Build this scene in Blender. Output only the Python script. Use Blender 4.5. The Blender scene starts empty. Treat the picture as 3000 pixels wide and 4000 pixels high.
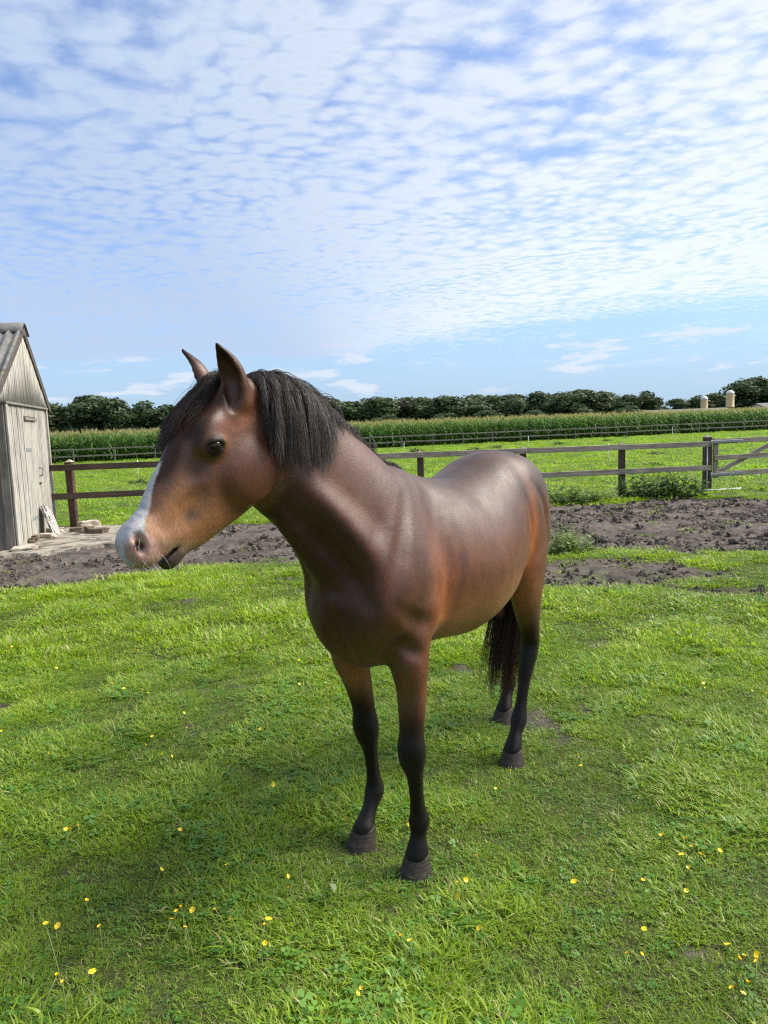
import bpy, bmesh, math, random
import numpy as np
from mathutils import Vector, Matrix

scene = bpy.context.scene
# ------------------------------------------------------------------ camera
CAM_H, PITCH, ROLL = 1.6, math.radians(6.4), math.radians(2.2)
cd_ = bpy.data.cameras.new('camera'); cam = bpy.data.objects.new('camera', cd_); scene.collection.objects.link(cam)
fwd = Vector((0, math.cos(PITCH), -math.sin(PITCH))); rt = Vector((1, 0, 0)); up = rt.cross(fwd)
r2 = rt*math.cos(ROLL)-up*math.sin(ROLL); u2 = up*math.cos(ROLL)+rt*math.sin(ROLL)
cam.matrix_world = Matrix(((r2.x, u2.x, -fwd.x, 0), (r2.y, u2.y, -fwd.y, 0), (r2.z, u2.z, -fwd.z, CAM_H), (0, 0, 0, 1)))
cd_.sensor_fit = 'VERTICAL'; cd_.sensor_height = 36; cd_.sensor_width = 27; cd_.lens = 26.0
cd_.clip_start = 0.05; cd_.clip_end = 3000
scene.camera = cam
# ------------------------------------------------------------------ light
SUN_AZ, SUN_EL = math.radians(77), math.radians(44)
to_sun = Vector((math.sin(SUN_AZ)*math.cos(SUN_EL), math.cos(SUN_AZ)*math.cos(SUN_EL), math.sin(SUN_EL)))
sl_ = bpy.data.lights.new('sun', 'SUN'); sun = bpy.data.objects.new('sun', sl_); scene.collection.objects.link(sun)
sl_.energy = 3.4; sl_.angle = math.radians(32.0); sl_.color = (1.0, 0.93, 0.82)
sun.rotation_euler = to_sun.to_track_quat('Z', 'Y').to_euler(); sun.location = (0, 0, 50)

world = bpy.data.worlds.new('World'); scene.world = world; world.use_nodes = True
class NT:                                        # small helper for node trees
    def __init__(s, tree, dim='3D'): s.dim = dim; s.t = tree; s.n = tree.nodes; s.l = tree.links
    def set(s, sock, v):
        if hasattr(v, 'outputs'): v = v.outputs[0]
        if hasattr(v, 'is_linked') or hasattr(v, 'links'): s.l.new(v, sock)
        else:
            if isinstance(v, tuple) and len(v) == 3 and getattr(sock, 'type', '') == 'RGBA': v = (*v, 1)
            sock.default_value = v
    def node(s, typ, props=None, **ins):
        n = s.n.new(typ)
        for k, v in (props or {}).items(): setattr(n, k, v)
        for k, v in ins.items():
            k = k.replace('_', ' ')
            s.set(n.inputs[int(k[1:])] if k[0] == 'i' and k[1:].isdigit() else n.inputs[k], v)
        return n
    def math(s, op, a, b=0.0, c=0.0, clamp=False): return s.node('ShaderNodeMath', {'operation': op, 'use_clamp': clamp}, i0=a, i1=b, i2=c).outputs[0]
    def vmath(s, op, a, b=(0, 0, 0)): return s.node('ShaderNodeVectorMath', {'operation': op}, i0=a, i1=b).outputs[0]
    def noise(s, vec, scale, detail=3, rough=.5, dist=0.0, col=False):
        n = s.node('ShaderNodeTexNoise', {'noise_dimensions': s.dim}, Vector=vec, Scale=scale, Detail=detail, Roughness=rough, Distortion=dist)
        return n.outputs['Color' if col else 'Fac']
    def ramp(s, f, a, b, lo=0.0, hi=1.0, smooth=True):
        return s.node('ShaderNodeMapRange', {'interpolation_type': 'SMOOTHSTEP' if smooth else 'LINEAR'}, i0=f, i1=a, i2=b, i3=lo, i4=hi).outputs[0]
    def mix(s, f, a, b, typ='MIX'):
        n = s.n.new('ShaderNodeMix'); n.data_type = 'RGBA'; n.blend_type = typ
        s.set(n.inputs[0], f); s.set(n.inputs[6], a); s.set(n.inputs[7], b); return n.outputs[2]
    def scale(s, vec, v): return s.node('ShaderNodeMapping', None, Vector=vec, Scale=v).outputs[0]
    def rgb(s, f, stops):
        n = s.n.new('ShaderNodeValToRGB'); e = n.color_ramp.elements
        while len(e) < len(stops): e.new(0.5)
        for el, (p, c) in zip(e, stops): el.position = p; el.color = (*c, 1)
        s.set(n.inputs[0], f); return n.outputs[0]
w = NT(world.node_tree, '2D'); w.n.clear()
sky = w.node('ShaderNodeTexSky', {'sky_type': 'NISHITA', 'sun_disc': False, 'sun_elevation': SUN_EL, 'sun_rotation': SUN_AZ, 'altitude': 10, 'air_density': 1.0, 'dust_density': 0.15, 'ozone_density': 3.0})
g = w.node('ShaderNodeTexCoord').outputs['Generated']
sx = w.node('ShaderNodeSeparateXYZ', None, i0=g)
dz = w.math('MAXIMUM', sx.outputs[2], 0.015)
px = w.math('DIVIDE', sx.outputs[0], dz); py = w.math('DIVIDE', sx.outputs[1], dz)
pv = w.node('ShaderNodeCombineXYZ', None, i0=px, i1=py, i2=0.0).outputs[0]
def warped(v, sc, amp, det=2):
    q = w.vmath('SCALE', w.vmath('SUBTRACT', w.noise(v, sc, det, col=True), (.5, .5, .5))); q.node.inputs[3].default_value = amp
    return w.vmath('ADD', v, q)
pw = warped(warped(pv, 1.3, 0.14), 7.0, 0.05, 3)
rotm = w.node('ShaderNodeMapping', None, Vector=pw, Rotation=(0, 0, math.radians(-22)), Scale=(0.90, 1.0, 1.0)).outputs[0]
def puffs(sc): return w.math('SUBTRACT', 1.0, w.math('MULTIPLY', w.node('ShaderNodeTexVoronoi', {'feature': 'SMOOTH_F1', 'voronoi_dimensions': '2D'}, Vector=rotm, Scale=sc, Smoothness=0.5, Randomness=1.0).outputs['Distance'], 1.15))
big = w.noise(pv, 0.62, 3, 0.55); mid = w.noise(pw, 2.3, 3, 0.6); fine = w.noise(rotm, 15.0, 5, 0.62)
pf = w.node('ShaderNodeMix', None, i0=w.ramp(w.noise(pv, 1.1, 2), 0.38, 0.62)); w.l.new(puffs(8.0), pf.inputs[2]); w.l.new(puffs(15.0), pf.inputs[3]); puff = pf.outputs[0]
dens = w.math('ADD', w.math('MULTIPLY', puff, 0.46), w.math('ADD', w.math('MULTIPLY', fine, 0.46), w.math('MULTIPLY', mid, 0.42)))
dens = w.math('ADD', dens, w.math('MULTIPLY', w.math('SUBTRACT', big, 0.5), 0.45))
# the deck ends in open blue low over the horizon
rad = w.math('SQRT', w.math('ADD', w.math('MULTIPLY', px, px), w.math('MULTIPLY', py, py)))
edge = w.math('ADD', w.math('MULTIPLY', w.math('SUBTRACT', w.noise(pv, 0.26, 5, 0.6), 0.5), 5.5), w.math('MULTIPLY', px, -0.45))
deck = w.ramp(w.math('SUBTRACT', rad, edge), 7.8, 10.2, 0.0, 1.0)
dens = w.math('SUBTRACT', dens, w.math('MULTIPLY', deck, 0.42))
cov = w.math('MULTIPLY', w.math('MULTIPLY_ADD', w.ramp(dens, 0.25, 0.82), .82, w.math('MULTIPLY', w.math('SUBTRACT', 1.0, deck), .18)), w.ramp(sx.outputs[2], 0.03, 0.075))
thick = w.ramp(dens, 0.70, 1.10)
side = w.ramp(px, -1.4, 1.3)                                           # towards the sun the veil is brighter
ccol = w.mix(side, (2.6, 3.25, 4.35), (4.7, 5.0, 5.3))
ccol = w.mix(w.math('MULTIPLY', thick, 0.5), ccol, w.mix(side, (2.6, 3.05, 3.9), (3.6, 3.9, 4.4)))
low = w.ramp(sx.outputs[2], 0.0, 0.24, 0.95, 0.0)                        # pale blue air low over the land, all round
blue = w.mix(1.0, sky.outputs[0], (0.74, 0.81, 0.98), 'MULTIPLY')
clear = w.mix(low, blue, (2.15, 3.05, 4.1))
# a few small flat clouds far off, low in the blue
az = w.node('ShaderNodeMath', {'operation': 'ARCTAN2'}, i0=sx.outputs[0], i1=sx.outputs[1]).outputs[0]
lv = w.node('ShaderNodeCombineXYZ', None, i0=w.math('MULTIPLY', az, 9.0), i1=w.math('MULTIPLY', sx.outputs[2], 46.0)).outputs[0]
ln = w.noise(lv, 1.0, 5, 0.6)
lowc = w.math('MULTIPLY', w.ramp(ln, 0.545, 0.66), w.math('MULTIPLY', w.ramp(sx.outputs[2], 0.035, 0.055), w.ramp(sx.outputs[2], 0.10, 0.135, 1.0, 0.0)))
clear = w.mix(w.math('MULTIPLY', lowc, 0.75), clear, (4.0, 4.3, 4.8))
colr = w.mix(w.math('MULTIPLY', cov, 0.95), clear, ccol)
bg = w.node('ShaderNodeBackground', None, Color=colr, Strength=0.083)
w.l.new(bg.outputs[0], w.node('ShaderNodeOutputWorld').inputs[0])
try: world.cycles.sampling_method = 'MANUAL'; world.cycles.sample_map_resolution = 256
except Exception: pass
# ------------------------------------------------------------------ exposure
vs = scene.view_settings; vs.view_transform = 'Standard'; vs.look = 'None'; vs.exposure = 1.3; vs.gamma = 1.0; vs.use_curve_mapping = False
scene.render.engine = 'CYCLES'
cy = scene.cycles; cy.use_denoising = False; cy.pixel_filter_type = 'BLACKMAN_HARRIS'; cy.filter_width = 1.25; cy.max_bounces = 6; cy.diffuse_bounces = 2; cy.glossy_bounces = 2; cy.transmission_bounces = 4; cy.transparent_max_bounces = 6; cy.sample_clamp_indirect = 6

# ------------------------------------------------------------------ helpers
COL = scene.collection
rng = np.random.default_rng(7); random.seed(7)
def tag(o, label=None, cat=None, group=None, kind=None):
    for k, v in (('label', label), ('category', cat), ('group', group), ('kind', kind)):
        if v: o[k] = v
    return o
def empty(name, loc=(0, 0, 0), rz=0.0):
    o = bpy.data.objects.new(name, None); COL.objects.link(o); o.location = loc; o.rotation_euler = (0, 0, rz); o.empty_display_size = .1
    return o
def link(name, me, mat=None, parent=None, loc=None, rot=None):
    o = bpy.data.objects.new(name, me); COL.objects.link(o)
    if mat is not None and not me.materials: me.materials.append(mat)
    if parent is not None: o.parent = parent
    if loc is not None: o.location = loc
    if rot is not None: o.rotation_euler = rot
    return o
def npmesh(name, v, f, smooth=False):            # numpy mesh, faces all of one size or a list of arrays
    me = bpy.data.meshes.new(name)
    v = np.asarray(v, np.float32); fl = f if isinstance(f, list) else [f]
    fl = [np.asarray(a, np.int32) for a in fl if len(a)]
    me.vertices.add(len(v)); me.vertices.foreach_set('co', v.ravel())
    li = np.concatenate([a.ravel() for a in fl]); cnt = np.concatenate([np.full(len(a), a.shape[1], np.int32) for a in fl])
    me.loops.add(len(li)); me.loops.foreach_set('vertex_index', li)
    me.polygons.add(len(cnt)); me.polygons.foreach_set('loop_start', np.concatenate([[0], np.cumsum(cnt)[:-1]]).astype(np.int32))
    me.polygons.foreach_set('loop_total', cnt)
    if smooth: me.polygons.foreach_set('use_smooth', np.ones(len(cnt), bool))
    me.update(calc_edges=True); me.validate()
    return me
def attr(me, name, data, typ='FLOAT', dom='POINT'):
    a = me.attributes.new(name, typ, dom)
    key = {'FLOAT': 'value', 'FLOAT_COLOR': 'color', 'FLOAT_VECTOR': 'vector', 'INT': 'value'}[typ]
    a.data.foreach_set(key, np.asarray(data, np.float32 if typ != 'INT' else np.int32).ravel())
def material(name):
    m = bpy.data.materials.new(name); m.use_nodes = True; nt = NT(m.node_tree)
    return m, nt, m.node_tree.nodes['Principled BSDF']
def P_(nt, b, **kw):
    for k, v in kw.items(): nt.set(b.inputs[k.replace('_', ' ')], v)
def bump(nt, b, h, strength=.3, dist=.01):
    n = nt.node('ShaderNodeBump', None, Strength=strength, Distance=dist, Height=h); nt.l.new(n.outputs[0], b.inputs['Normal'])
def simple(name, col, rough=.7, spec=.3, var=.25, scale=8.0, bmp=0.0, metal=0.0, obj=True):
    m, nt, b = material(name)
    co = nt.node('ShaderNodeTexCoord').outputs['Object']
    oi = nt.node('ShaderNodeObjectInfo').outputs['Random']
    nz = nt.noise(nt.vmath('ADD', co, nt.node('ShaderNodeCombineXYZ', None, i0=nt.math('MULTIPLY', oi, 40.0)).outputs[0]), scale, 5, .6)
    f = nt.ramp(nz, .3, .7)
    c1 = tuple(x*(1-var) for x in col); c2 = tuple(min(1, x*(1+var)) for x in col)
    P_(nt, b, Base_Color=nt.mix(f, c1, c2), Roughness=rough, Specular_IOR_Level=spec, Metallic=metal)
    if bmp: bump(nt, b, nz, bmp, .01)
    return m
def crom(P, n):
    P = np.asarray(P, float); m = len(P)
    T = np.linspace(0, m-1, n); i = np.clip(T.astype(int), 0, m-2); t = (T-i)[:, None]
    g = lambda k: P[np.clip(k, 0, m-1)]
    a, b, c, d = g(i-1), g(i), g(i+1), g(i+2)
    a = np.where((i == 0)[:, None], 2*b-c, a); d = np.where((i == m-2)[:, None], 2*c-b, d)
    return 0.5*((2*b)+(-a+c)*t+(2*a-5*b+4*c-d)*t**2+(-a+3*b-3*c+d)*t**3)

# ------------------------------------------------------------------ ground
_h = np.random.default_rng(21).random((64, 64))
def n2d(x, y, sc, ox=0.0):
    X = np.asarray(x)*sc+ox; Y = np.asarray(y)*sc+ox*.7; i = np.floor(X).astype(int); j = np.floor(Y).astype(int); f = X-i; g_ = Y-j
    f = f*f*(3-2*f); g_ = g_*g_*(3-2*g_)
    a = _h[i % 64, j % 64]*(1-f)+_h[(i+1) % 64, j % 64]*f; b = _h[i % 64, (j+1) % 64]*(1-f)+_h[(i+1) % 64, (j+1) % 64]*f
    return a*(1-g_)+b*g_
def fbm(x, y, sc, o=4, ox=0.0): return sum(n2d(x, y, sc*2.03**k, ox+k*7.3)*.5**k for k in range(o))/sum(.5**k for k in range(o))
def step_(x, a, b): t = np.clip((x-a)/(b-a), 0, 1); return t*t*(3-2*t)
def mud(x, y):                                   # 1 = trampled soil, 0 = sward
    x = np.asarray(x, float); y = np.asarray(y, float)
    near = np.interp(x, [-12, -4.3, -3.3, -2.5, -1.0, 1.0, 2.1, 3.6, 5, 14], [7.6, 7.8, 8.0, 8.9, 9.2, 9.2, 9.0, 8.6, 8.3, 8.0])
    far = np.interp(x, [-12, -5, -2, 3.0, 4.5, 6, 7, 8, 14], [13.6, 13.5, 13.4, 14.0, 14.3, 14.75, 14.5, 13.6, 12.6])
    n = (fbm(x, y, 1.1, 4)-.5)*2.4
    band = step_(y+n*.55, near-.15, near+.35)*(1-step_(y+n*.25, far-.2, far+.1))
    e1_ = ((x-2.35)/1.25)**2+((y-7.75)/.85)**2; patch = (1-step_(e1_+n*1.5, .3, 1.2))*.85
    e2_ = ((x-3.0)/.55)**2+((y-6.65)/.3)**2; patch = np.maximum(patch, (1-step_(e2_+n*1.1, .4, 1.0))*.8)
    spots = step_(fbm(x, y, 2.6, 3, 31.0), .74, .80)*step_(y, 2.2, 3.5)*(1-step_(y, 9, 10))*.7
    spots = np.maximum(spots, step_(fbm(x, y, 5.5, 2, 77.0), .80, .86)*(1-step_(y, 9, 10))*.7)
    return np.clip(np.maximum(np.maximum(band, patch), spots), 0, 1)
def hgt(x, y):
    m = mud(x, y); near = 1-step_(np.hypot(x, y), 14, 20)
    z = (fbm(x, y, .55, 3, 3.0)-.5)*.05+(fbm(x, y, 3.5, 2, 9.0)-.5)*.012
    r = 1-np.abs(2*fbm(x, y, 5.0, 3, 15.0)-1)    # trampled clods
    z = z+m*((r-.75)*.075+(fbm(x, y, 11.0, 3, 41.0)-.5)*.055-.012)
    foot = np.exp(-(np.hypot(x-.2, y-3.1)/1.2)**4)
    return z*near*(1-.8*foot)
xs = np.concatenate([np.linspace(-900, -40, 12), np.linspace(-38, -8.2, 30), np.arange(-8, 9.0, .042), np.linspace(9.2, 40, 30), np.linspace(44, 900, 12)])
ys = np.concatenate([np.linspace(-60, -4, 8), np.arange(-3, 1.2, .3), np.arange(1.3, 15.2, .042), np.linspace(15.4, 40, 50), np.linspace(42, 110, 24), np.linspace(125, 1500, 14)])
GX, GY = np.meshgrid(xs, ys, indexing='ij'); GZ = hgt(GX, GY)
nx, ny = GX.shape; ii = np.arange(nx-1)[:, None]*ny+np.arange(ny-1)[None]
gf = np.stack([ii, ii+ny, ii+ny+1, ii+1], -1).reshape(-1, 4)
gme = npmesh('ground', np.stack([GX, GY, GZ], -1).reshape(-1, 3), gf, True)
attr(gme, 'mud', mud(GX, GY).ravel())
m, nt, b = material('paddock_ground')
co = nt.node('ShaderNodeTexCoord').outputs['Object']; ma = nt.node('ShaderNodeAttribute', {'attribute_name': 'mud'}).outputs['Fac']
a1 = nt.noise(co, 9, 6, .65); a2 = nt.noise(co, 1.3, 4, .55); a3 = nt.noise(co, 60, 4, .7)
soil = nt.mix(nt.ramp(a2, .35, .65), nt.mix(nt.ramp(a1, .3, .7), (.040, .032, .028), (.080, .066, .058)), nt.mix(nt.ramp(a1, .3, .7), (.070, .058, .051), (.155, .133, .115)))
turf = nt.mix(nt.ramp(a1, .3, .7), (.028, .048, .010), (.075, .105, .022))
turf = nt.mix(nt.ramp(a2, .3, .7), turf, nt.mix(nt.ramp(a3, .3, .7), (.085, .125, .025), (.12, .145, .035)))
geo = nt.node('ShaderNodeNewGeometry').outputs['Position']; yy = nt.node('ShaderNodeSeparateXYZ', None, i0=geo).outputs[1]
thatch = nt.mix(nt.ramp(a3, .35, .65), (.030, .030, .013), (.055, .068, .018))
turf = nt.mix(nt.ramp(yy, 6, 16), thatch, turf)
P_(nt, b, Base_Color=nt.mix(ma, turf, soil), Roughness=.9, Specular_IOR_Level=.2)
bump(nt, b, nt.math('ADD', a1, nt.math('MULTIPLY', a3, .5)), .8, .03)
ground = tag(link('ground', gme, m), kind='structure')

# ------------------------------------------------------------------ instanced scatter (grass and other stuff)
def unlinked(meshes, name):
    c = bpy.data.collections.new(name)
    for i, me in enumerate(meshes):
        o = bpy.data.objects.new('%s_%02d' % (name, i), me); c.objects.link(o)
    return c
def scatter(name, pts, rot, scl, idx, var, coll, label=None, cat=None):
    me = bpy.data.meshes.new(name); me.vertices.add(len(pts)); me.vertices.foreach_set('co', np.asarray(pts, np.float32).ravel())
    attr(me, 'rot', rot, 'FLOAT_VECTOR'); attr(me, 'scl', scl, 'FLOAT_VECTOR'); attr(me, 'pick', idx, 'INT'); attr(me, 'var', var)
    o = link(name, me)
    t = bpy.data.node_groups.new(name, 'GeometryNodeTree')
    t.interface.new_socket('Geometry', in_out='INPUT', socket_type='NodeSocketGeometry'); t.interface.new_socket('Geometry', in_out='OUTPUT', socket_type='NodeSocketGeometry')
    N = t.nodes; gi = N.new('NodeGroupInput'); go = N.new('NodeGroupOutput'); m2p = N.new('GeometryNodeMeshToPoints'); iop = N.new('GeometryNodeInstanceOnPoints')
    ci = N.new('GeometryNodeCollectionInfo'); ci.inputs['Collection'].default_value = coll; ci.inputs['Separate Children'].default_value = True; ci.inputs['Reset Children'].default_value = True
    def na(nm, ty):
        n = N.new('GeometryNodeInputNamedAttribute'); n.data_type = ty; n.inputs['Name'].default_value = nm; return n.outputs[0]
    e2r = N.new('FunctionNodeEulerToRotation'); t.links.new(na('rot', 'FLOAT_VECTOR'), e2r.inputs[0])
    t.links.new(gi.outputs[0], m2p.inputs[0]); t.links.new(m2p.outputs[0], iop.inputs['Points']); t.links.new(ci.outputs[0], iop.inputs['Instance'])
    iop.inputs['Pick Instance'].default_value = True; t.links.new(na('pick', 'INT'), iop.inputs['Instance Index'])
    t.links.new(e2r.outputs[0], iop.inputs['Rotation']); t.links.new(na('scl', 'FLOAT_VECTOR'), iop.inputs['Scale']); t.links.new(iop.outputs[0], go.inputs[0])
    md = o.modifiers.new('scatter', 'NODES'); md.node_group = t
    return tag(o, label, cat, kind='stuff')

def leaf_material(name, c_dark, c_light, c_dry, trans=.45, rough=.55):
    m, nt, b = material(name); nt.n.remove(b)
    va = nt.node('ShaderNodeAttribute', {'attribute_name': 'var', 'attribute_type': 'INSTANCER'}).outputs['Fac']
    bl = nt.node('ShaderNodeAttribute', {'attribute_name': 'tone'}).outputs['Fac']
    r = nt.node('ShaderNodeObjectInfo').outputs['Random']
    c = nt.mix(nt.math('ADD', nt.math('MULTIPLY', va, .75), nt.math('MULTIPLY', r, .25)), c_dark, c_light)
    c = nt.mix(nt.math('MULTIPLY', nt.math('SUBTRACT', bl, .5), .9), c, (.5, .5, .5), 'OVERLAY') if False else c
    c = nt.mix(nt.ramp(bl, .86, .95), nt.mix(nt.math('MULTIPLY', bl, .55), c, nt.mix(1.0, c, (1.5, 1.35, 1.6), 'MULTIPLY')), c_dry)
    d = nt.node('ShaderNodeBsdfPrincipled', None, Base_Color=c, Roughness=rough, Specular_IOR_Level=.35)
    t = nt.node('ShaderNodeBsdfTranslucent', None, Color=nt.mix(1.0, c, (1.15, 1.25, .55), 'MULTIPLY'))
    x = nt.node('ShaderNodeMixShader', None, i0=trans, i1=d.outputs[0], i2=t.outputs[0])
    nt.l.new(x.outputs[0], nt.n['Material Output'].inputs[0]); return m
def blades(n, rad, h0, h1, wid, lean, seg, seed, mat, flat=0.0):
    r = np.random.default_rng(seed); v = []; f4 = []; f3 = []; tone = []
    for _ in range(n):
        a = r.uniform(0, 6.28); rr = rad*math.sqrt(r.random()); x, y = rr*math.cos(a), rr*math.sin(a)
        h = r.uniform(h0, h1)*(1-.35*rr/rad); w0 = wid*r.uniform(.6, 1.25); d = a+r.normal(0, 1.0); ln = lean*abs(r.normal(0, 1))+flat
        bend = r.uniform(.2, 1.2); sx_, sy_ = -math.sin(d), math.cos(d); tw = r.normal(0, .5); tn = r.random(); i0 = len(v)
        for k in range(seg+1):
            t = k/seg; th = min(1.5, ln+bend*t*t)
            px_ = h*t*math.sin(th*.8); pz = h*t*math.cos(th*.8)
            wv = w0*(1-t**2.2)*.5 if k < seg else 0
            ca, sa = math.cos(tw*t), math.sin(tw*t)
            ex, ey = sx_*ca-math.cos(d)*sa*.3, sy_*ca-math.sin(d)*sa*.3
            bx, by = x+math.cos(d)*px_, y+math.sin(d)*px_
            if k < seg: v += [(bx-ex*wv, by-ey*wv, pz), (bx+ex*wv, by+ey*wv, pz)]; tone += [tn, tn]
            else: v.append((bx, by, pz)); tone.append(tn)
        for k in range(seg-1): j = i0+2*k; f4.append((j, j+1, j+3, j+2))
        j = i0+2*(seg-1); f3.append((j, j+1, j+2))
    me = npmesh('grass_tuft', v, [np.array(f4).reshape(-1, 4), np.array(f3)] if f4 else np.array(f3), True); attr(me, 'tone', tone); me.materials.append(mat); return me
def clover(n, rad, seed, mat, lw=.011, hh=(.02, .05)):
    r = np.random.default_rng(seed); v = []; f = []; tone = []
    for _ in range(n):
        a = r.uniform(0, 6.28); rr = rad*math.sqrt(r.random()); x, y, z = rr*math.cos(a), rr*math.sin(a), r.uniform(*hh); a0 = r.uniform(0, 6.28); s = lw*r.uniform(.7, 1.3); tn = r.random()*.8; tl = r.normal(0, .35, 2)
        for k in range(3):
            an = a0+k*2.094; i0 = len(v)
            for (q, w_) in ((.05, 0), (.6, .48), (1.05, .42), (1.15, 0), (1.05, -.42), (.6, -.48)):
                lx = q*math.cos(an)-w_*math.sin(an); ly = q*math.sin(an)+w_*math.cos(an)
                v.append((x+lx*s, y+ly*s, z+s*(tl[0]*lx+tl[1]*ly)+s*.25*abs(w_))); tone.append(tn)
            f.append(tuple(range(i0, i0+6)))
    me = npmesh('clover', v, np.array(f)); attr(me, 'tone', tone); me.materials.append(mat); return me
gm = leaf_material('grass_blade', (.095, .185, .013), (.295, .425, .036), (.40, .36, .16), .45, .42)
gm_far = leaf_material('pasture_blade', (.110, .215, .022), (.265, .405, .050), (.36, .31, .15), .5)
straw = leaf_material('dry_straw', (.22, .19, .09), (.34, .29, .15), (.42, .36, .2), .3)
gm_clo = leaf_material('clover_leaf', (.050, .135, .018), (.120, .260, .036), (.18, .24, .05), .35)
near_c = unlinked([blades(46, .075, .020, .055, .0042, .55, 3, 1, gm), blades(46, .075, .025, .070, .0046, .45, 3, 2, gm), blades(40, .07, .015, .045, .0038, .75, 3, 3, gm),
                   blades(30, .06, .04, .105, .0048, .40, 4, 4, gm), blades(34, .08, .02, .06, .0044, .9, 3, 5, gm), clover(22, .07, 6, gm_clo, .008, (.012, .035)), clover(14, .06, 7, gm_clo, .010, (.015, .045)), clover(26, .08, 8, gm_clo, .0065, (.01, .035)), clover(10, .06, 9, gm_clo, .011, (.015, .045)), blades(9, .08, .06, .13, .0026, .8, 4, 10, straw)], 'near_tuft')
mid_c = unlinked([blades(60, .15, .025, .065, .008, .6, 2, 11, gm), blades(60, .15, .03, .08, .008, .5, 2, 12, gm), blades(50, .13, .04, .12, .0085, .5, 3, 13, gm), clover(30, .14, 14, gm_clo, .011, (.015, .04))], 'mid_tuft')
far_c = unlinked([blades(70, .42, .05, .11, .024, .6, 2, 21, gm_far), blades(70, .42, .05, .13, .024, .5, 2, 22, gm_far), blades(60, .30, .10, .26, .026, .5, 2, 23, gm_far)], 'far_tuft')
def spread(y0, y1, dens, wfun):
    out = []
    for a in np.arange(y0, y1, .5):
        wd = wfun(a+.5); n = int(dens*wd*2*.5); out.append(np.stack([rng.uniform(-wd, wd, n), rng.uniform(a, min(a+.5, y1), n)], 1))
    return np.concatenate(out)
def grass(name, y0, y1, dens, wfun, coll, prob, sc, label, zoff=0.0, far=False):
    p = spread(y0, y1, dens, wfun); m_ = mud(p[:, 0], p[:, 1])
    if far:
        m_ = np.where(p[:, 1] > 15, 0, m_)
    keep = rng.random(len(p)) > np.clip(m_*1.12, 0, .985); 
    inshed = (p[:, 0] < -4.9) & (p[:, 1] > 10.2) & (p[:, 1] < 13.6); keep &= ~inshed
    keep &= ~((np.abs(p[:, 0]) < .25) & (p[:, 1] < .9))
    p = p[keep]; n = len(p); m_ = m_[keep]
    lo = fbm(p[:, 0], p[:, 1], .8, 3, 50.); hi = fbm(p[:, 0], p[:, 1], 3.0, 3, 60.)
    s = rng.uniform(.7, 1.25, n)*(.65+.75*step_(hi, .3, .7))*(1-.35*m_)*sc
    S = np.stack([s*rng.uniform(.9, 1.2, n), s*rng.uniform(.9, 1.2, n), s*(.42+.34*step_(lo, .35, .7))], 1)
    idx = rng.choice(len(prob), n, p=np.array(prob)/sum(prob))
    var = np.clip(.5+1.6*(lo-.5)+.9*(hi-.5)+rng.normal(0, .14, n), 0, 1)
    R = np.stack([rng.normal(0, .12, n), rng.normal(0, .12, n), rng.uniform(0, 6.28, n)], 1)
    P = np.stack([p[:, 0], p[:, 1], hgt(p[:, 0], p[:, 1])-.004+zoff], 1)
    return scatter(name, P, R, S, idx, var, coll, label, 'grass')
grass('grass', .75, 5.2, 1500, lambda y: .55*y+1.0, near_c, [3, 3, 3, .9, 2.4, .30, .16, .40, .14, .16], 1.0, 'short green paddock grass in the foreground around the hooves')
grass('grass', 5.0, 14.6, 260, lambda y: .56*y+2.0, mid_c, [3, 3, 1, .25], 1.0, 'short green paddock grass thinning out at the mud')
grass('pasture_grass', 14.2, 75, 9.5, lambda y: .62*y+4, far_c, [3, 3, .8], 1.0, 'long green pasture grass beyond the wooden fence', far=True)
# ------------------------------------------------------------------ mesh bits
def box_arrays(sx_, sy_, sz_, bev=.0, origin=(0, 0, 0)):
    bm = bmesh.new(); bmesh.ops.create_cube(bm, size=1.0)
    for v in bm.verts: v.co = Vector((v.co.x*sx_+origin[0], v.co.y*sy_+origin[1], v.co.z*sz_+origin[2]))
    if bev: bmesh.ops.bevel(bm, geom=list(bm.edges), offset=bev, segments=1, affect='EDGES')
    return bm
def box_mesh(name, s, bev=.0, origin=(0, 0, 0)):
    bm = box_arrays(*s, bev, origin); me = bpy.data.meshes.new(name); bm.to_mesh(me); bm.free(); return me
_shared = {}
def shared_box(name, s, bev=.0, origin=(0, 0, 0)):
    k = (name, tuple(np.round(s, 4)), bev, origin)
    if k not in _shared: _shared[k] = box_mesh(name, s, bev, origin)
    return _shared[k]
def bar(name, a, b, w_, h_, mat, parent, bev=.006, roll=0.0):     # a squared timber from a to b
    a = Vector(a); b = Vector(b); L_ = (b-a).length
    me = shared_box(name, (L_, w_, h_), bev)
    if not me.materials: me.materials.append(mat)
    o = link(name, me if me.materials[0] == mat else me.copy(), None, parent)
    if o.data.materials[0] != mat: o.data.materials[0] = mat
    x = (b-a).normalized(); up_ = Vector((0, 0, 1)) if abs(x.z) < .95 else Vector((0, 1, 0)); y = up_.cross(x).normalized(); z = x.cross(y)
    M_ = Matrix((x, y, z)).transposed().to_4x4(); M_.translation = (a+b)/2
    o.matrix_local = M_ @ Matrix.Rotation(roll, 4, 'X'); return o
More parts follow.
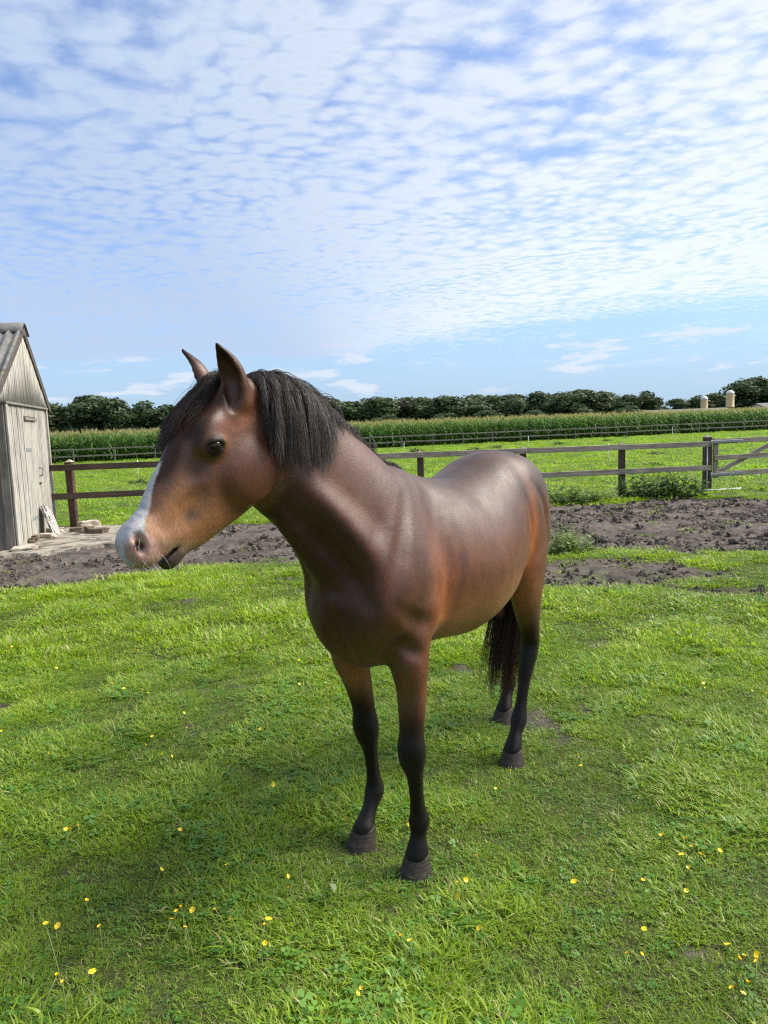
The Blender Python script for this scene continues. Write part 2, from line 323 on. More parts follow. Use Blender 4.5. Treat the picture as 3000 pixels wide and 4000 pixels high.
def rod_mesh(name, pts, r, n=8, taper=1.0):
    P = np.asarray(pts, float); T = np.gradient(P, axis=0); T /= np.linalg.norm(T, axis=1)[:, None]
    ref = np.array([0, 0, 1.]) if abs(T[0, 2]) < .9 else np.array([1., 0, 0]); v = []
    S = len(P)
    for i in range(S):
        a = np.cross(T[i], ref); a /= np.linalg.norm(a); b_ = np.cross(T[i], a); rr = r*(1+(taper-1)*i/(S-1))
        for k in range(n): an = 2*math.pi*k/n; v.append(P[i]+(a*math.cos(an)+b_*math.sin(an))*rr)
    f = [(i*n+k, i*n+(k+1) % n, (i+1)*n+(k+1) % n, (i+1)*n+k) for i in range(S-1) for k in range(n)]
    return npmesh(name, v, [np.array(f), np.array([list(range(n))[::-1]]), np.array([[ (S-1)*n+k for k in range(n)]])], True)
def wood(name, c1, c2, rough=.75, axis=0, scale=1.0):
    m, nt, b = material(name)
    co = nt.node('ShaderNodeTexCoord').outputs['Object']; rnd = nt.node('ShaderNodeObjectInfo').outputs['Random']
    co = nt.vmath('ADD', co, nt.node('ShaderNodeCombineXYZ', None, i0=nt.math('MULTIPLY', rnd, 30.0), i1=nt.math('MULTIPLY', rnd, 17.0), i2=nt.math('MULTIPLY', rnd, 11.0)).outputs[0])
    sc = [22*scale]*3; sc[axis] = 1.2*scale
    grain = nt.noise(nt.scale(co, tuple(sc)), 2.0, 6, .65, .6); blot = nt.noise(co, 2.2*scale, 4, .6)
    sc2 = [90*scale]*3; sc2[axis] = 3*scale; fine_ = nt.noise(nt.scale(co, tuple(sc2)), 1.0, 3, .6)
    c = nt.mix(nt.ramp(grain, .3, .7), c1, c2); c = nt.mix(nt.ramp(blot, .4, .75, 0, .55), c, tuple(x*.45 for x in c1))
    c = nt.mix(nt.math('MULTIPLY', nt.math('SUBTRACT', rnd, .5), .35), c, (.0, .0, .0)) if False else c
    P_(nt, b, Base_Color=c, Roughness=rough, Specular_IOR_Level=.25); bump(nt, b, nt.math('ADD', grain, nt.math('MULTIPLY', fine_, .6)), .5, .006)
    return m
# ------------------------------------------------------------------ far wood
def leaf_cloud(seed, n, mat, wide=1.0):          # a tree of unit height: foliage faces on lobes
    r = np.random.default_rng(seed); lobes = []
    for k in range(r.integers(9, 14)):
        a = r.uniform(0, 6.28); q = r.uniform(.0, .30)*wide; z = r.uniform(.36, .86); lobes.append((q*math.cos(a)*(1.15-.5*z), q*math.sin(a)*(1.15-.5*z), z, r.uniform(.12, .20)))
    lobes += [(0, 0, .62, .25), (0, 0, .84, .14), (.14*wide, 0, .30, .18), (-.14*wide, .04, .30, .18), (.0, .12, .2, .17), (.06, -.14, .2, .18), (.2*wide, .05, .16, .15), (-.2*wide, -.05, .15, .15)]
    per = n//len(lobes); P = []; Nn = []
    for (x, y, z, s) in lobes:
        d = r.normal(0, 1, (per, 3)); d /= np.linalg.norm(d, axis=1)[:, None]; rr = s*r.uniform(.55, 1.06, (per, 1))
        P.append(np.array([x, y, z])+d*rr*np.array([1.1, 1.1, .82])); Nn.append(d)
    P = np.concatenate(P); Nn = np.concatenate(Nn)+r.normal(0, .55, P.shape); Nn /= np.linalg.norm(Nn, axis=1)[:, None]
    ref = r.normal(0, 1, P.shape); A1 = np.cross(Nn, ref); A1 /= np.linalg.norm(A1, axis=1)[:, None]; B1 = np.cross(Nn, A1)
    s = r.uniform(.014, .032, (len(P), 1)); v = np.stack([P-A1*s-B1*s*.6, P+A1*s-B1*s*.4, P+A1*s*.7+B1*s, P-A1*s*.8+B1*s*.7], 1).reshape(-1, 3)
    me = npmesh('crown', v, np.arange(len(v)).reshape(-1, 4)); attr(me, 'tone', np.repeat(r.random(len(P)), 4)); me.materials.append(mat); return me
def tree_leaf(name, a, b_):
    m, nt, b = material(name); nt.n.remove(b)
    tn = nt.node('ShaderNodeAttribute', {'attribute_name': 'tone'}).outputs['Fac']; rnd = nt.node('ShaderNodeObjectInfo').outputs['Random']
    c = nt.mix(nt.math('ADD', nt.math('MULTIPLY', tn, .6), nt.math('MULTIPLY', rnd, .4)), a, b_)
    d = nt.node('ShaderNodeBsdfPrincipled', None, Base_Color=c, Roughness=.6, Specular_IOR_Level=.3); t = nt.node('ShaderNodeBsdfTranslucent', None, Color=c)
    x = nt.node('ShaderNodeMixShader', None, i0=.3, i1=d.outputs[0], i2=t.outputs[0]); nt.l.new(x.outputs[0], nt.n['Material Output'].inputs[0]); return m
leafm = [tree_leaf('oak_foliage', (.036, .062, .026), (.085, .120, .046)), tree_leaf('beech_foliage', (.042, .070, .028), (.098, .135, .050)), tree_leaf('copper_foliage', (.034, .034, .022), (.060, .066, .032))]
crowns = [leaf_cloud(100+k, 3600, leafm[(0, 0, 1, 0, 1, 2)[k]], (1.0, 1.2, .9, 1.35, 1.1, 1.1)[k]) for k in range(6)]
barkm = simple('tree_bark', (.05, .042, .034), .9)
def trunk_mesh():
    bm = bmesh.new()
    def seg(a, b_, r0, r1):
        d = Vector(b_)-Vector(a); M_ = d.to_track_quat('Z', 'Y').to_matrix().to_4x4(); M_.translation = (Vector(a)+Vector(b_))/2
        bmesh.ops.create_cone(bm, segments=8, radius1=r0, radius2=r1, depth=d.length, cap_ends=True, matrix=M_)
    seg((0, 0, -.01), (0.01, 0, .34), .032, .022); seg((.01, 0, .33), (.0, .02, .72), .022, .008)
    for a, z in ((0.4, .34), (2.3, .40), (4.2, .37), (5.4, .48), (1.3, .52)): seg((.01, 0, z), (.17*math.cos(a), .17*math.sin(a), z+.19), .013, .005)
    me = bpy.data.meshes.new('trunk'); bm.to_mesh(me); bm.free(); return me
trunkme = trunk_mesh(); trunkme.materials.append(barkm)
def tree(X, Y, h_, wf, k, label, group):
    e = tag(empty('tree', (X, Y, 0), rng.uniform(0, 6.28)), label, 'tree', group); e.scale = (h_*wf*1.45, h_*wf*1.45, h_)
    link('crown', crowns[k], None, e); link('trunk', trunkme, None, e)
ORD = ['first', 'second', 'third', 'fourth', 'fifth', 'sixth', 'seventh', 'eighth', 'ninth', 'tenth', 'eleventh', 'twelfth', 'thirteenth', 'fourteenth', 'fifteenth', 'sixteenth', 'seventeenth', 'eighteenth', 'nineteenth', 'twentieth']
left = [(-108, 246, 15.0, 1.1, 1), (-101, 250, 14.0, 1.2, 0), (-93, 240, 16.8, 1.2, 3), (-84, 238, 15.0, 1.1, 0), (-76.5, 242, 14.2, 1.15, 1), (-68, 238, 12.6, 1.1, 4), (-60, 244, 12.0, 1.2, 0), (-52, 250, 11.6, 1.2, 3)]
for i, (X, Y, h_, wf, k) in enumerate(left): tree(X, Y, h_, wf, k, 'dark leafy tree behind the maize, %s from the left between shed and horse' % ORD[i] if i < 6 else 'dark leafy tree behind the maize and the forehead of the horse, %s' % ('left one', 'right one')[i-6], 'trees of the far wood behind the shed')
cx = [-27, -19, -10, -1, 7.5, 16, 24, 33, 42, 50, 58.5, 67, 75, 83, 91, 99]
hs_ = [12.5, 14.6, 14.2, 13.6, 13.9, 13.2, 13.8, 13.0, 13.7, 13.1, 13.6, 12.9, 13.4, 13.5, 12.9, 12.8]
kk = [0, 3, 1, 0, 5, 4, 0, 3, 1, 4, 0, 2, 3, 0, 4, 1]
for i, X in enumerate(cx): tree(X, 272+(i*37 % 11), hs_[i]-.6+((i*53) % 7-3)*.35, 1.05+((i*29) % 5)*.08, kk[i], 'dark round tree of the far wood behind the maize, %s from the mane rightwards' % ORD[i], 'trees of the far wood behind the horse')
for i, X in enumerate((-44, -36.5)): tree(X, 262+4*i, 12.2+i*.3, 1.25, (3, 1)[i], 'dark tree of the far wood hidden behind the horse head, %s one' % ('left', 'right')[i], 'trees of the far wood behind the horse')
for i in range(14): tree(-24+i*8.6+(i*5 % 3), 297+(i*3 % 5), 13.2+(i*7 % 5)*.35, 1.3, (0, 3, 1, 4)[i % 4], 'tree in the second row of the far wood, %s from the mane rightwards' % ORD[i], 'second row of the far wood')
for i in range(5): tree(-112+i*12, 262, 14.0-i*.6, 1.3, (0, 3, 1, 4)[i % 4], 'tree in the second row behind the shed and maize, %s from the left' % ORD[i], 'second row behind the shed')
for i, (X, h_) in enumerate([(-21, 6), (3, 7), (21, 6.4), (38, 7.2), (54, 6.5), (71, 6.2), (88, 6.8)]): tree(X, 262, h_, 1.7, i % 5, 'low bushy tree in front of the far wood, %s from the mane rightwards' % ORD[i], 'low bushy trees before the far wood')
for i, (X, Y, h_, wf, k) in enumerate([(108, 290, 9.0, 1.2, 0), (116, 292, 9.6, 1.2, 3), (124, 291, 10.4, 1.2, 1), (132, 292, 11.0, 1.1, 0)]): tree(X, Y, h_, wf, k, 'small dark tree above the long barn roof, %s from the left' % ORD[i], 'small trees behind the barn')
for i, (X, Y, h_, wf, k) in enumerate([(127, 262, 14.0, 1.2, 3), (135, 266, 15.4, 1.1, 0), (143, 262, 16.0, 1.1, 1), (151, 266, 15.8, 1.15, 0), (159, 262, 16.6, 1.1, 3), (167, 268, 16, 1.1, 4)]): tree(X, Y, h_, wf, k, 'tall tree behind the silos at the right edge, %s from the left' % ORD[i], 'tall trees behind the silos')
# ------------------------------------------------------------------ farm beyond the maize
sm_y = simple('silo_shell', (.52, .40, .20), .5, .4, .1, 2); sm_w = simple('silo_cap', (.62, .63, .64), .4, .5, .06, 2, metal=.3)
def lathe(name, prof, n=32):
    v = []; f = []
    for (r_, z) in prof:
        for k in range(n): a = 2*math.pi*k/n; v.append((r_*math.cos(a), r_*math.sin(a), z))
    for i in range(len(prof)-1):
        for k in range(n): f.append((i*n+k, i*n+(k+1) % n, (i+1)*n+(k+1) % n, (i+1)*n+k))
    return npmesh(name, v, np.array(f), True)
for X, Y, r_, h_, lab in ((96.5, 222, 1.0, 6.9, 'shorter cream feed silo with pale domed cap, the left one'), (104.2, 222, 1.15, 8.3, 'taller cream feed silo with pale domed cap, the right one')):
    e = tag(empty('feed_silo', (X, Y, 0)), lab+', above the barn roofs', 'silo', 'feed silos of the far farm')
    link('shell', lathe('shell', [(r_*.35, .3), (r_*.4, .9), (r_, 2.4), (r_, h_*.5), (r_*1.02, h_*.5), (r_*1.02, h_*.5+.1), (r_, h_*.5+.12), (r_, h_)]), sm_y, e)
    link('cap', lathe('cap', [(r_*1.03, h_-.12), (r_*1.03, h_), (r_*.93, h_+.3), (r_*.7, h_+.55), (r_*.35, h_+.72), (0.02, h_+.78)]), sm_w, e)
    for k in range(4): a = k*math.pi/2+.5; link('leg', rod_mesh('leg', [(r_*math.cos(a), r_*math.sin(a), 0), (r_*math.cos(a), r_*math.sin(a), 2.6)], .07, 6), sm_w, e)
roofm = simple('barn_roof_sheet', (.13, .13, .125), .75, .3, .15, 1.5); barnw = simple('barn_wall', (.10, .07, .05), .85, .2, .2, 2)
def barn(c, length, rot, eave, ridge, half, label):
    e = tag(empty('barn', c, rot), label, 'barn', 'low barns of the far farm')
    L2 = length/2
    link('wall', box_mesh('wall', (length, half*1.9, eave), .02, (0, 0, eave/2)), barnw, e)
    for sg in (1, -1):
        s_ = math.hypot(half+.4, ridge-eave); a = math.atan2(ridge-eave, half+.4)
        me = box_mesh('roof_slope', (length+.8, s_, .14), .01); o = link('roof_slope', me, roofm, e, (0, sg*(half+.4)/2, (eave+ridge)/2+.06), (-sg*a, 0, 0))
    v = [(L2, -half*.95, eave), (L2, half*.95, eave), (L2, 0, ridge), (-L2, -half*.95, eave), (-L2, half*.95, eave), (-L2, 0, ridge)]
    gm_ = simple('barn_gable', (.55, .54, .52), .6)
    link('gable', npmesh('gable', v[:3], np.array([[0, 1, 2]])), gm_, e); link('gable', npmesh('gable', v[3:], np.array([[2, 1, 0]])), gm_, e)
barn((88, 216, 0), 24, math.radians(3), 2.6, 3.9, 6.5, 'long low barn roof left of the silos beyond the maize')
barn((117, 212, 0), 20, math.radians(3), 3.0, 4.7, 6, 'low grey barn roof right of the silos at the picture edge')
# ------------------------------------------------------------------ maize
mz = leaf_material('maize_leaf', (.055, .130, .028), (.140, .250, .060), (.36, .31, .17), .4, .45)
def maize_plant(seed):
    r = np.random.default_rng(seed); v = []; f = []; tone = []; H = r.uniform(1.95, 2.2)
    def quadstrip(P, W_, side, tn):
        i0 = len(v)
        for p, w_ in zip(P, W_): v.append(tuple(p-side*w_)); v.append(tuple(p+side*w_)); tone.extend([tn, tn])
        for k in range(len(P)-1): j = i0+2*k; f.append((j, j+1, j+3, j+2))
    for a in (0, 1.57): quadstrip([np.array([0, 0, 0.]), np.array([.01, 0, H*.55]), np.array([0, 0.01, H*.9])], [.016, .013, .006], np.array([math.cos(a), math.sin(a), 0]), .5)
    a0 = r.uniform(0, 6.28)
    for k in range(12):
        z0 = .25+k*.135+r.normal(0, .02); a = a0+k*math.pi+r.normal(0, .35); L_ = r.uniform(.6, .85)*(1-.03*abs(k-6)); d = np.array([math.cos(a), math.sin(a), 0]); s_ = np.array([-math.sin(a), math.cos(a), 0])
        P = []; up0 = r.uniform(.8, 1.15)
        for q in range(5): t = q/4; P.append(np.array([0, 0, z0])+d*(L_*(.15*t+.62*t*t*.9+.1*t))+np.array([0, 0, L_*(up0*t-.95*t*t*r.uniform(.8, 1.25))]))
        quadstrip(P, [.022, .045, .045, .03, .003], s_+np.array([0, 0, .3*r.normal()]), r.random()*.84)
    for k in range(7):
        a = r.uniform(0, 6.28); d = np.array([math.cos(a), math.sin(a), 0])*r.uniform(.03, .16); P = [np.array([0, 0, H*.86]), np.array([0, 0, H*.93])+d*.5, np.array([0, 0, H*(.97+.06*r.random())])+d]
        quadstrip(P, [.005, .010, .004], np.array([-math.sin(a), math.cos(a), 0]), .99)
    me = npmesh('maize_plant', v, np.array(f), True); attr(me, 'tone', tone); me.materials.append(mz); return me
maize_c = unlinked([maize_plant(300+k) for k in range(7)], 'maize_plant')
FB = [np.array([-58., 39.9]), np.array([-0.9, 59.2]), np.array([48., 76.3])]      # line of the far fence
pts = []
for a, b_ in zip(FB[:-1], FB[1:]):
    L_ = np.linalg.norm(b_-a); d = (b_-a)/L_; nrm = np.array([-d[1], d[0]])
    for row in range(14):
        n = int(L_/.15); s_ = (np.arange(n)+rng.random(n))*.15
        pts.append(a+d*s_[:, None]+nrm*(1.5+row*.72)+rng.normal(0, .06, (n, 2)))
    n = int(L_*30); pts.append(a+d*rng.uniform(0, L_, n)[:, None]+nrm*rng.uniform(11.5, 60, n)[:, None])
pts = np.concatenate(pts); n = len(pts); s_ = rng.uniform(.92, 1.16, n)
scatter('maize_field', np.concatenate([pts, np.zeros((n, 1))], 1), np.stack([rng.normal(0, .05, n), rng.normal(0, .05, n), rng.uniform(0, 6.28, n)], 1), np.stack([s_]*3, 1), rng.integers(0, 7, n), np.clip(rng.normal(.5, .22, n), 0, 1), maize_c, 'tall green maize standing in rows behind the far fence', 'maize')
# ------------------------------------------------------------------ fences
w_grey = wood('weathered_rail', (.19, .158, .130), (.40, .345, .285)); w_dark = wood('dark_brown_rail', (.045, .031, .024), (.105, .074, .056)); w_post = wood('brown_post', (.045, .028, .020), (.12, .075, .052), axis=2)
w_far = wood('far_rail', (.11, .097, .083), (.23, .21, .18)); pale = simple('cut_end_grain', (.42, .34, .24), .8); steel = simple('galvanised_steel', (.26, .275, .285), .55, .4, .15, 12, metal=.4)
fence = tag(empty('paddock_fence', (0.7, 14.7, 0)), 'two-rail wooden paddock fence running from the shed behind the horse to the gate', 'fence')
FX = [-5.70, -3.55, -1.42, .76, 2.90, 5.05, 7.02]
def fy(x): return 13.46+.192*(x+5.70)
def fz(x, a, b_): return np.interp(x, [-5.7, .76, 7.02], [a, (a+b_)/2-.01, b_])
def loc(p, o): return tuple(np.array(p)-np.array(o.location))
for i, x in enumerate(FX):
    big = i == len(FX)-1; w_ = .15 if big else .125; top = (1.22, 1.17, 1.13, 1.10, 1.09, 1.09, 1.16)[i]
    o = bar('post', loc((x, fy(x)+.08, -.15), fence), loc((x+rng.normal(0, .012), fy(x)+.08, top), fence), w_, w_, w_post, fence, .008, math.radians(rng.normal(0, 3)))
    bm = bmesh.new(); bmesh.ops.create_cone(bm, segments=4, radius1=w_*.72, radius2=.018, depth=.045, cap_ends=True, matrix=Matrix.Translation((0, 0, .022)) @ Matrix.Rotation(math.radians(45), 4, 'Z'))
    me = bpy.data.meshes.new('post_cap'); bm.to_mesh(me); bm.free(); link('post_cap', me, pale if i == 0 else w_grey, fence, loc((x, fy(x)+.08, top+.001), fence))
xr = [-6.55]+FX[1:]
for i in range(len(FX)-1):
    a, b_ = (xr[i], FX[i+1]); mt = w_dark if i < 2 else w_grey  # darker brown rails in the two left bays
    for (h0, h1) in ((1.13, 1.015), (.61, .505)):
        bar('rail', loc((a-(.05 if i else 0), fy(a)-.005*(i % 2), fz(a, h0, h1)), fence), loc((b_+.05, fy(b_)-.005*(i % 2), fz(b_, h0, h1)), fence), .042, .112, mt, fence, .005)
for x in FX[1:]:
    for h0, h1 in ((1.13, 1.015), (.61, .505)):
        for dx in (-.03, .03): link('bolt', shared_box('bolt', (.016, .012, .016), .002), steel, fence, loc((x+dx, fy(x)-.030, fz(x, h0, h1)), fence))
# gate
gate = tag(empty('field_gate', (7.10, fy(7.02)-.02, 0)), 'wooden three-bar field gate with diagonal brace and steel hinges at the right edge', 'gate')
gd_ = np.array([1.0, .192, 0]); gd_ /= np.linalg.norm(gd_); GL = 3.4
for z in (1.06, .71, .36): bar('bar', tuple(gd_*.03+np.array([0, 0, z])), tuple(gd_*GL+np.array([0, 0, z+.03])), .044, .105, w_grey, gate, .005)
bar('stile', tuple(gd_*.09+np.array([0, .052, .28])), tuple(gd_*.09+np.array([0, .052, 1.13])), .10, .055, w_grey, gate); bar('stile', tuple(gd_*(GL-.06)+np.array([0, .052, .30])), tuple(gd_*(GL-.06)+np.array([0, .052, 1.15])), .10, .055, w_grey, gate)
bar('brace', tuple(gd_*.16+np.array([0, .052, .40])), tuple(gd_*1.72+np.array([0, .052, 1.08])), .044, .095, w_grey, gate)
for z in (1.06, .36): link('hinge_strap', box_mesh('hinge_strap', (.75, .012, .055), .003), steel, gate, tuple(gd_*.34+np.array([0, -.032, z])), (0, 0, math.atan2(.192, 1))); link('hinge_pin', rod_mesh('hinge_pin', [(0, 0, -.07), (0, 0, .07)], .014, 8), steel, gate, (-.045, -.03, z-.03))
link('gate_rod', rod_mesh('gate_rod', [(0, 0, .03), (0, 0, 1.02)], .012, 8), simple('pale_plastic', (.55, .62, .66), .5), fence, loc((6.985, fy(7.02)-.013, 0), fence))
# pole lying on the grass
tag(link('plastic_pole', rod_mesh('plastic_pole', [(6.5, 15.30, .075), (7.0, 15.39, .07), (7.52, 15.49, .075)], .018, 8), simple('white_plastic', (.45, .50, .48), .5)), 'thin white plastic pole lying on the grass below the gate post', 'pole')
# electric fence stakes
stk = simple('stake_plastic', (.78, .78, .74), .5)
for (X, Y, h_, lab) in ((8.62, 28.2, .74, 'thin white fence stake in the pasture between fence post and gate post'), (21.4, 54.6, .95, 'thin white fence stake far out in the pasture left of the gate post'), (9.3, 47, .8, 'thin white fence stake far behind the croup of the horse'), (1.25, 41.5, .8, 'thin white fence stake in the pasture above the back of the horse'), (-9.7, 29.4, .75, 'thin white fence stake in the pasture left of the horse nose')):
    e = tag(empty('fence_stake', (X, Y, 0)), lab, 'stake', 'white electric fence stakes')
    link('rod', rod_mesh('rod', [(0, 0, -.05), (.015, 0, h_)], .012, 6), stk, e)
    for q in (.55, .8): link('insulator', shared_box('insulator', (.05, .03, .02), .004), stk, e, (.01*q+.015, 0, h_*q))
# far fence along the maize
ff = tag(empty('field_fence', (0, 59.2, 0)), 'long low grey two-rail fence along the front of the maize field', 'fence')
pA = []
for a, b_ in zip(FB[:-1], FB[1:]):
    L_ = np.linalg.norm(b_-a); n = int(L_/2.65)
    for k in range(n): pA.append(a+(b_-a)*k/n)
pA.append(FB[-1]); pA = np.array(pA)
for i, p in enumerate(pA):
    th = .14 if abs(p[0]+.9) < .01 else .10
    bar('post', loc((p[0], p[1], -.1), ff), loc((p[0], p[1], 1.12 if th > .12 else 1.04), ff), th, th, w_far, ff, .01)
for i in range(len(pA)-1):
    a, b_ = pA[i], pA[i+1]
    for z in (.97, .50): bar('rail', loc((a[0], a[1]-.08-.01*(i % 2), z+rng.normal(0, .012)), ff), loc((b_[0], b_[1]-.08-.01*(i % 2), z+rng.normal(0, .012)), ff), .04, .10, w_far, ff, .006)
# ------------------------------------------------------------------ shed
SH = np.array([-5.42, 10.75, 0]); sd = np.array([-.64, 2.75, 0]); WL = np.linalg.norm(sd); sd /= WL; sn = np.array([sd[1], -sd[0], 0])     # along the gable, outwards
shed = tag(empty('shed', tuple(SH), math.atan2(sd[1], sd[0])), 'pale weathered plank shed with a steep corrugated roof at the left edge', 'shed')
# shed space: x along the gable wall, y inwards (-y faces the paddock), z up
plk = wood('pale_plank', (.25, .235, .205), (.45, .43, .385), .8, 2); plk_d = wood('grey_plank', (.12, .11, .095), (.25, .23, .20), .8, 2)
RIDGE, EAVE, DEP = 3.44, 2.20, 4.2
TN, TF, SN = .60, .78, -.62                    # slope towards the camera, slope away from it, near eave
def ztop(x): return RIDGE-(WL/2-x)*TN if x < WL/2 else RIDGE-(x-WL/2)*TF
npl = 28; pw_ = WL/npl
for i in range(-6, npl):
    x = (i+.5)*pw_
    if i >= 0:
        if not (1.06 < x < 1.92): link('plank', shared_box('plank', (pw_-.024, .022, 2.17), .003, (0, 0, 1.085)), plk, shed, (x, -.011+rng.normal(0, .0015), .02))
        else: link('plank', shared_box('plank', (pw_-.024, .022, .16), .003, (0, 0, 0)), plk, shed, (x, -.011, 2.10))
    h2 = (pw_-.024)/2; zl, zr = ztop(x-h2)-.03-2.215, ztop(x+h2)-.03-2.215
    if min(zl, zr) < .01: continue
    me = npmesh('plank', [(-h2, -.022, 0), (h2, -.022, 0), (h2, -.022, zr), (-h2, -.022, zl), (-h2, 0, 0), (h2, 0, 0), (h2, 0, zr), (-h2, 0, zl)], np.array([(0, 1, 2, 3), (5, 4, 7, 6), (1, 5, 6, 2), (4, 0, 3, 7), (3, 2, 6, 7), (4, 5, 1, 0)]))
    link('plank', me, plk, shed, (x, -.030+rng.normal(0, .0015), 2.195))
link('drip_board', box_mesh('drip_board', (WL+.04, .03, .035), .004), plk_d, shed, (WL/2, -.047, 2.19))
# door in the gable
door = link('door', box_mesh('door', (.86, .02, 1.96), .003, (0, 0, .98)), plk_d, shed, (1.49, .004, .05))
for i in range(10):
    x = -.39+i*.0865; link('plank', shared_box('door_plank', (.074, .02, 1.94), .003, (0, 0, .97)), plk, door, (x, -.019, .01))
link('hatch_lintel', box_mesh('hatch_lintel', (.80, .045, .05), .004), plk_d, door, (0, -.04, 1.93))
for z in (1.44, .33): link('hinge', box_mesh('hinge', (.36, .008, .055), .002), steel, door, (-.22, -.034, z))
link('handle', rod_mesh('handle', [(0, 0, 0), (0, -.05, .01), (0, -.05, .13), (0, 0, .14)], .010, 8), simple('rusty_iron', (.07, .035, .022), .8), door, (.37, -.029, .98))
link('latch', box_mesh('latch', (.12, .02, .03), .003), bpy.data.materials['rusty_iron'], door, (.36, -.038, .86))
# inner walls and the side towards the camera, whose shade is put into darker boards
link('wall_core', box_mesh('wall_core', (WL-.06, DEP-.1, EAVE-.05), 0, (WL/2, DEP/2+.06, (EAVE-.05)/2)), plk_d, shed)
for y_ in (.02, DEP): link('gable_core', npmesh('gable_core', [(SN+.08, y_, EAVE-.02), (WL-.03, y_, EAVE-.02), (WL-.03, y_, ztop(WL-.03)-.05), (WL/2, y_, RIDGE-.06), (SN+.08, y_, ztop(SN+.08)-.05)], np.array([(0, 1, 2, 3, 4)])), plk_d, shed)
for i in range(30):
    y = .10+i*.135; link('side_plank', shared_box('side_plank', (.022, .123, 2.14), .003, (0, 0, 1.07)), plk_d, shed, (.012+rng.normal(0, .002), y+.06, .02))
link('corner_board', box_mesh('corner_board', (.11, .028, 2.16), .004, (0, 0, 1.08)), plk, shed, (.045, -.037, .01)); link('corner_board', box_mesh('corner_board', (.028, .12, 2.16), .004, (0, 0, 1.08)), plk_d, shed, (-.014, .05, .01)); link('corner_board', box_mesh('corner_board', (.07, .028, 2.16), .004, (0, 0, 1.08)), plk, shed, (WL-.03, -.037, .01))
link('rain_pipe', rod_mesh('rain_pipe', [(-.05, .36, .02), (-.05, .36, 1.0), (-.05, .36, 2.1)], .03, 10), simple('grey_pipe', (.22, .22, .21), .6), shed)
# roof of corrugated sheets
m, nt, b = material('fibre_cement')
co = nt.node('ShaderNodeTexCoord').outputs['Object']; a1 = nt.noise(co, 5, 5, .65); a2 = nt.noise(co, 24, 4, .6); a3 = nt.noise(co, 9, 3, .5)
c = nt.mix(nt.ramp(a1, .3, .7), (.085, .088, .092), (.17, .17, .165)); c = nt.mix(nt.ramp(a3, .60, .68, 0, .8), c, (.26, .22, .05))
P_(nt, b, Base_Color=nt.mix(nt.ramp(a2, .6, .75, 0, .4), c, (.30, .30, .27)), Roughness=.85, Specular_IOR_Level=.25); bump(nt, b, a2, .3, .01); fibre = m
def corrugated(x0, x1, run, amp=.022, per=.146, th=.012):
    n = int((x1-x0)/per*8)+1; X = np.linspace(x0, x1, n); Zc = amp*np.cos(X/per*6.283); rows = 2; v = []
    for t in (0, 1):
        for q in (0, 1):
            for x, z in zip(X, Zc): v.append((x, t*run, z-q*th))
    idx = lambda t, q, i: (t*2+q)*n+i; f = []
    for i in range(n-1):
        f += [(idx(0, 0, i), idx(0, 0, i+1), idx(1, 0, i+1), idx(1, 0, i)), (idx(0, 1, i+1), idx(0, 1, i), idx(1, 1, i), idx(1, 1, i+1)), (idx(0, 1, i), idx(0, 1, i+1), idx(0, 0, i+1), idx(0, 0, i)), (idx(1, 0, i), idx(1, 0, i+1), idx(1, 1, i+1), idx(1, 1, i))]
    f += [(idx(0, 0, 0), idx(1, 0, 0), idx(1, 1, 0), idx(0, 1, 0)), (idx(0, 1, n-1), idx(1, 1, n-1), idx(1, 0, n-1), idx(0, 0, n-1))]
    return npmesh('roof_sheet', v, np.array(f), True)
for sg, tn, reach in ((0, TN, WL/2-SN), (1, TF, WL/2+.20)):
    pit = math.atan(tn); run = reach/math.cos(pit); shm = corrugated(-.03, 1.08, run)
    for k in range(4):
        # sheet space: x across the corrugations (along the ridge), y down the slope
        X = Vector((0, 1, 0)); dn = Vector((-math.cos(pit), 0, -math.sin(pit))) if sg == 0 else Vector((math.cos(pit), 0, -math.sin(pit)))
        Z = X.cross(dn); Z = Z if Z.z > 0 else -Z
        flip = 1 if (Z.cross(X)-dn).length < .1 else -1
        o = link('roof_sheet', shm, fibre, shed)
        M_ = Matrix((X*flip, dn, Z)).transposed().to_4x4()
        y0 = -.05+k*1.05; M_.translation = Vector((WL/2, y0 if flip == 1 else y0+1.05, RIDGE+.045+.004*k)); o.matrix_local = M_
pit = math.atan(.69)
# ridge cap and verge boards
v = []; f = []
for y in np.linspace(-.10, DEP+.1, 60):
    s_ = .016*math.cos(y/.146*6.283); prof = [(-.27, -.27*math.tan(pit)+.085+s_), (-.10, -.10*math.tan(pit)+.11), (0, .075), (.10, -.10*math.tan(pit)+.11), (.27, -.27*math.tan(pit)+.085+s_)]
    for (x, z) in prof: v.append((WL/2+x, y, RIDGE+z))
for i in range(59):
    for k in range(4): f.append((i*5+k, i*5+k+1, (i+1)*5+k+1, (i+1)*5+k))
o = link('ridge_cap', npmesh('ridge_cap', v, np.array(f), True), fibre, shed); so = o.modifiers.new('thick', 'SOLIDIFY'); so.thickness = .02
dkb = simple('dark_board', (.075, .066, .060), .8)
for sg, tn, reach in ((-1, TN, WL/2-SN-.03), (1, TF, WL/2+.17)): bar('verge_board', Vector((WL/2, -.062, RIDGE-.05)), Vector((WL/2+sg*reach, -.062, RIDGE-.05-reach*tn)), .03, .11, dkb, shed)
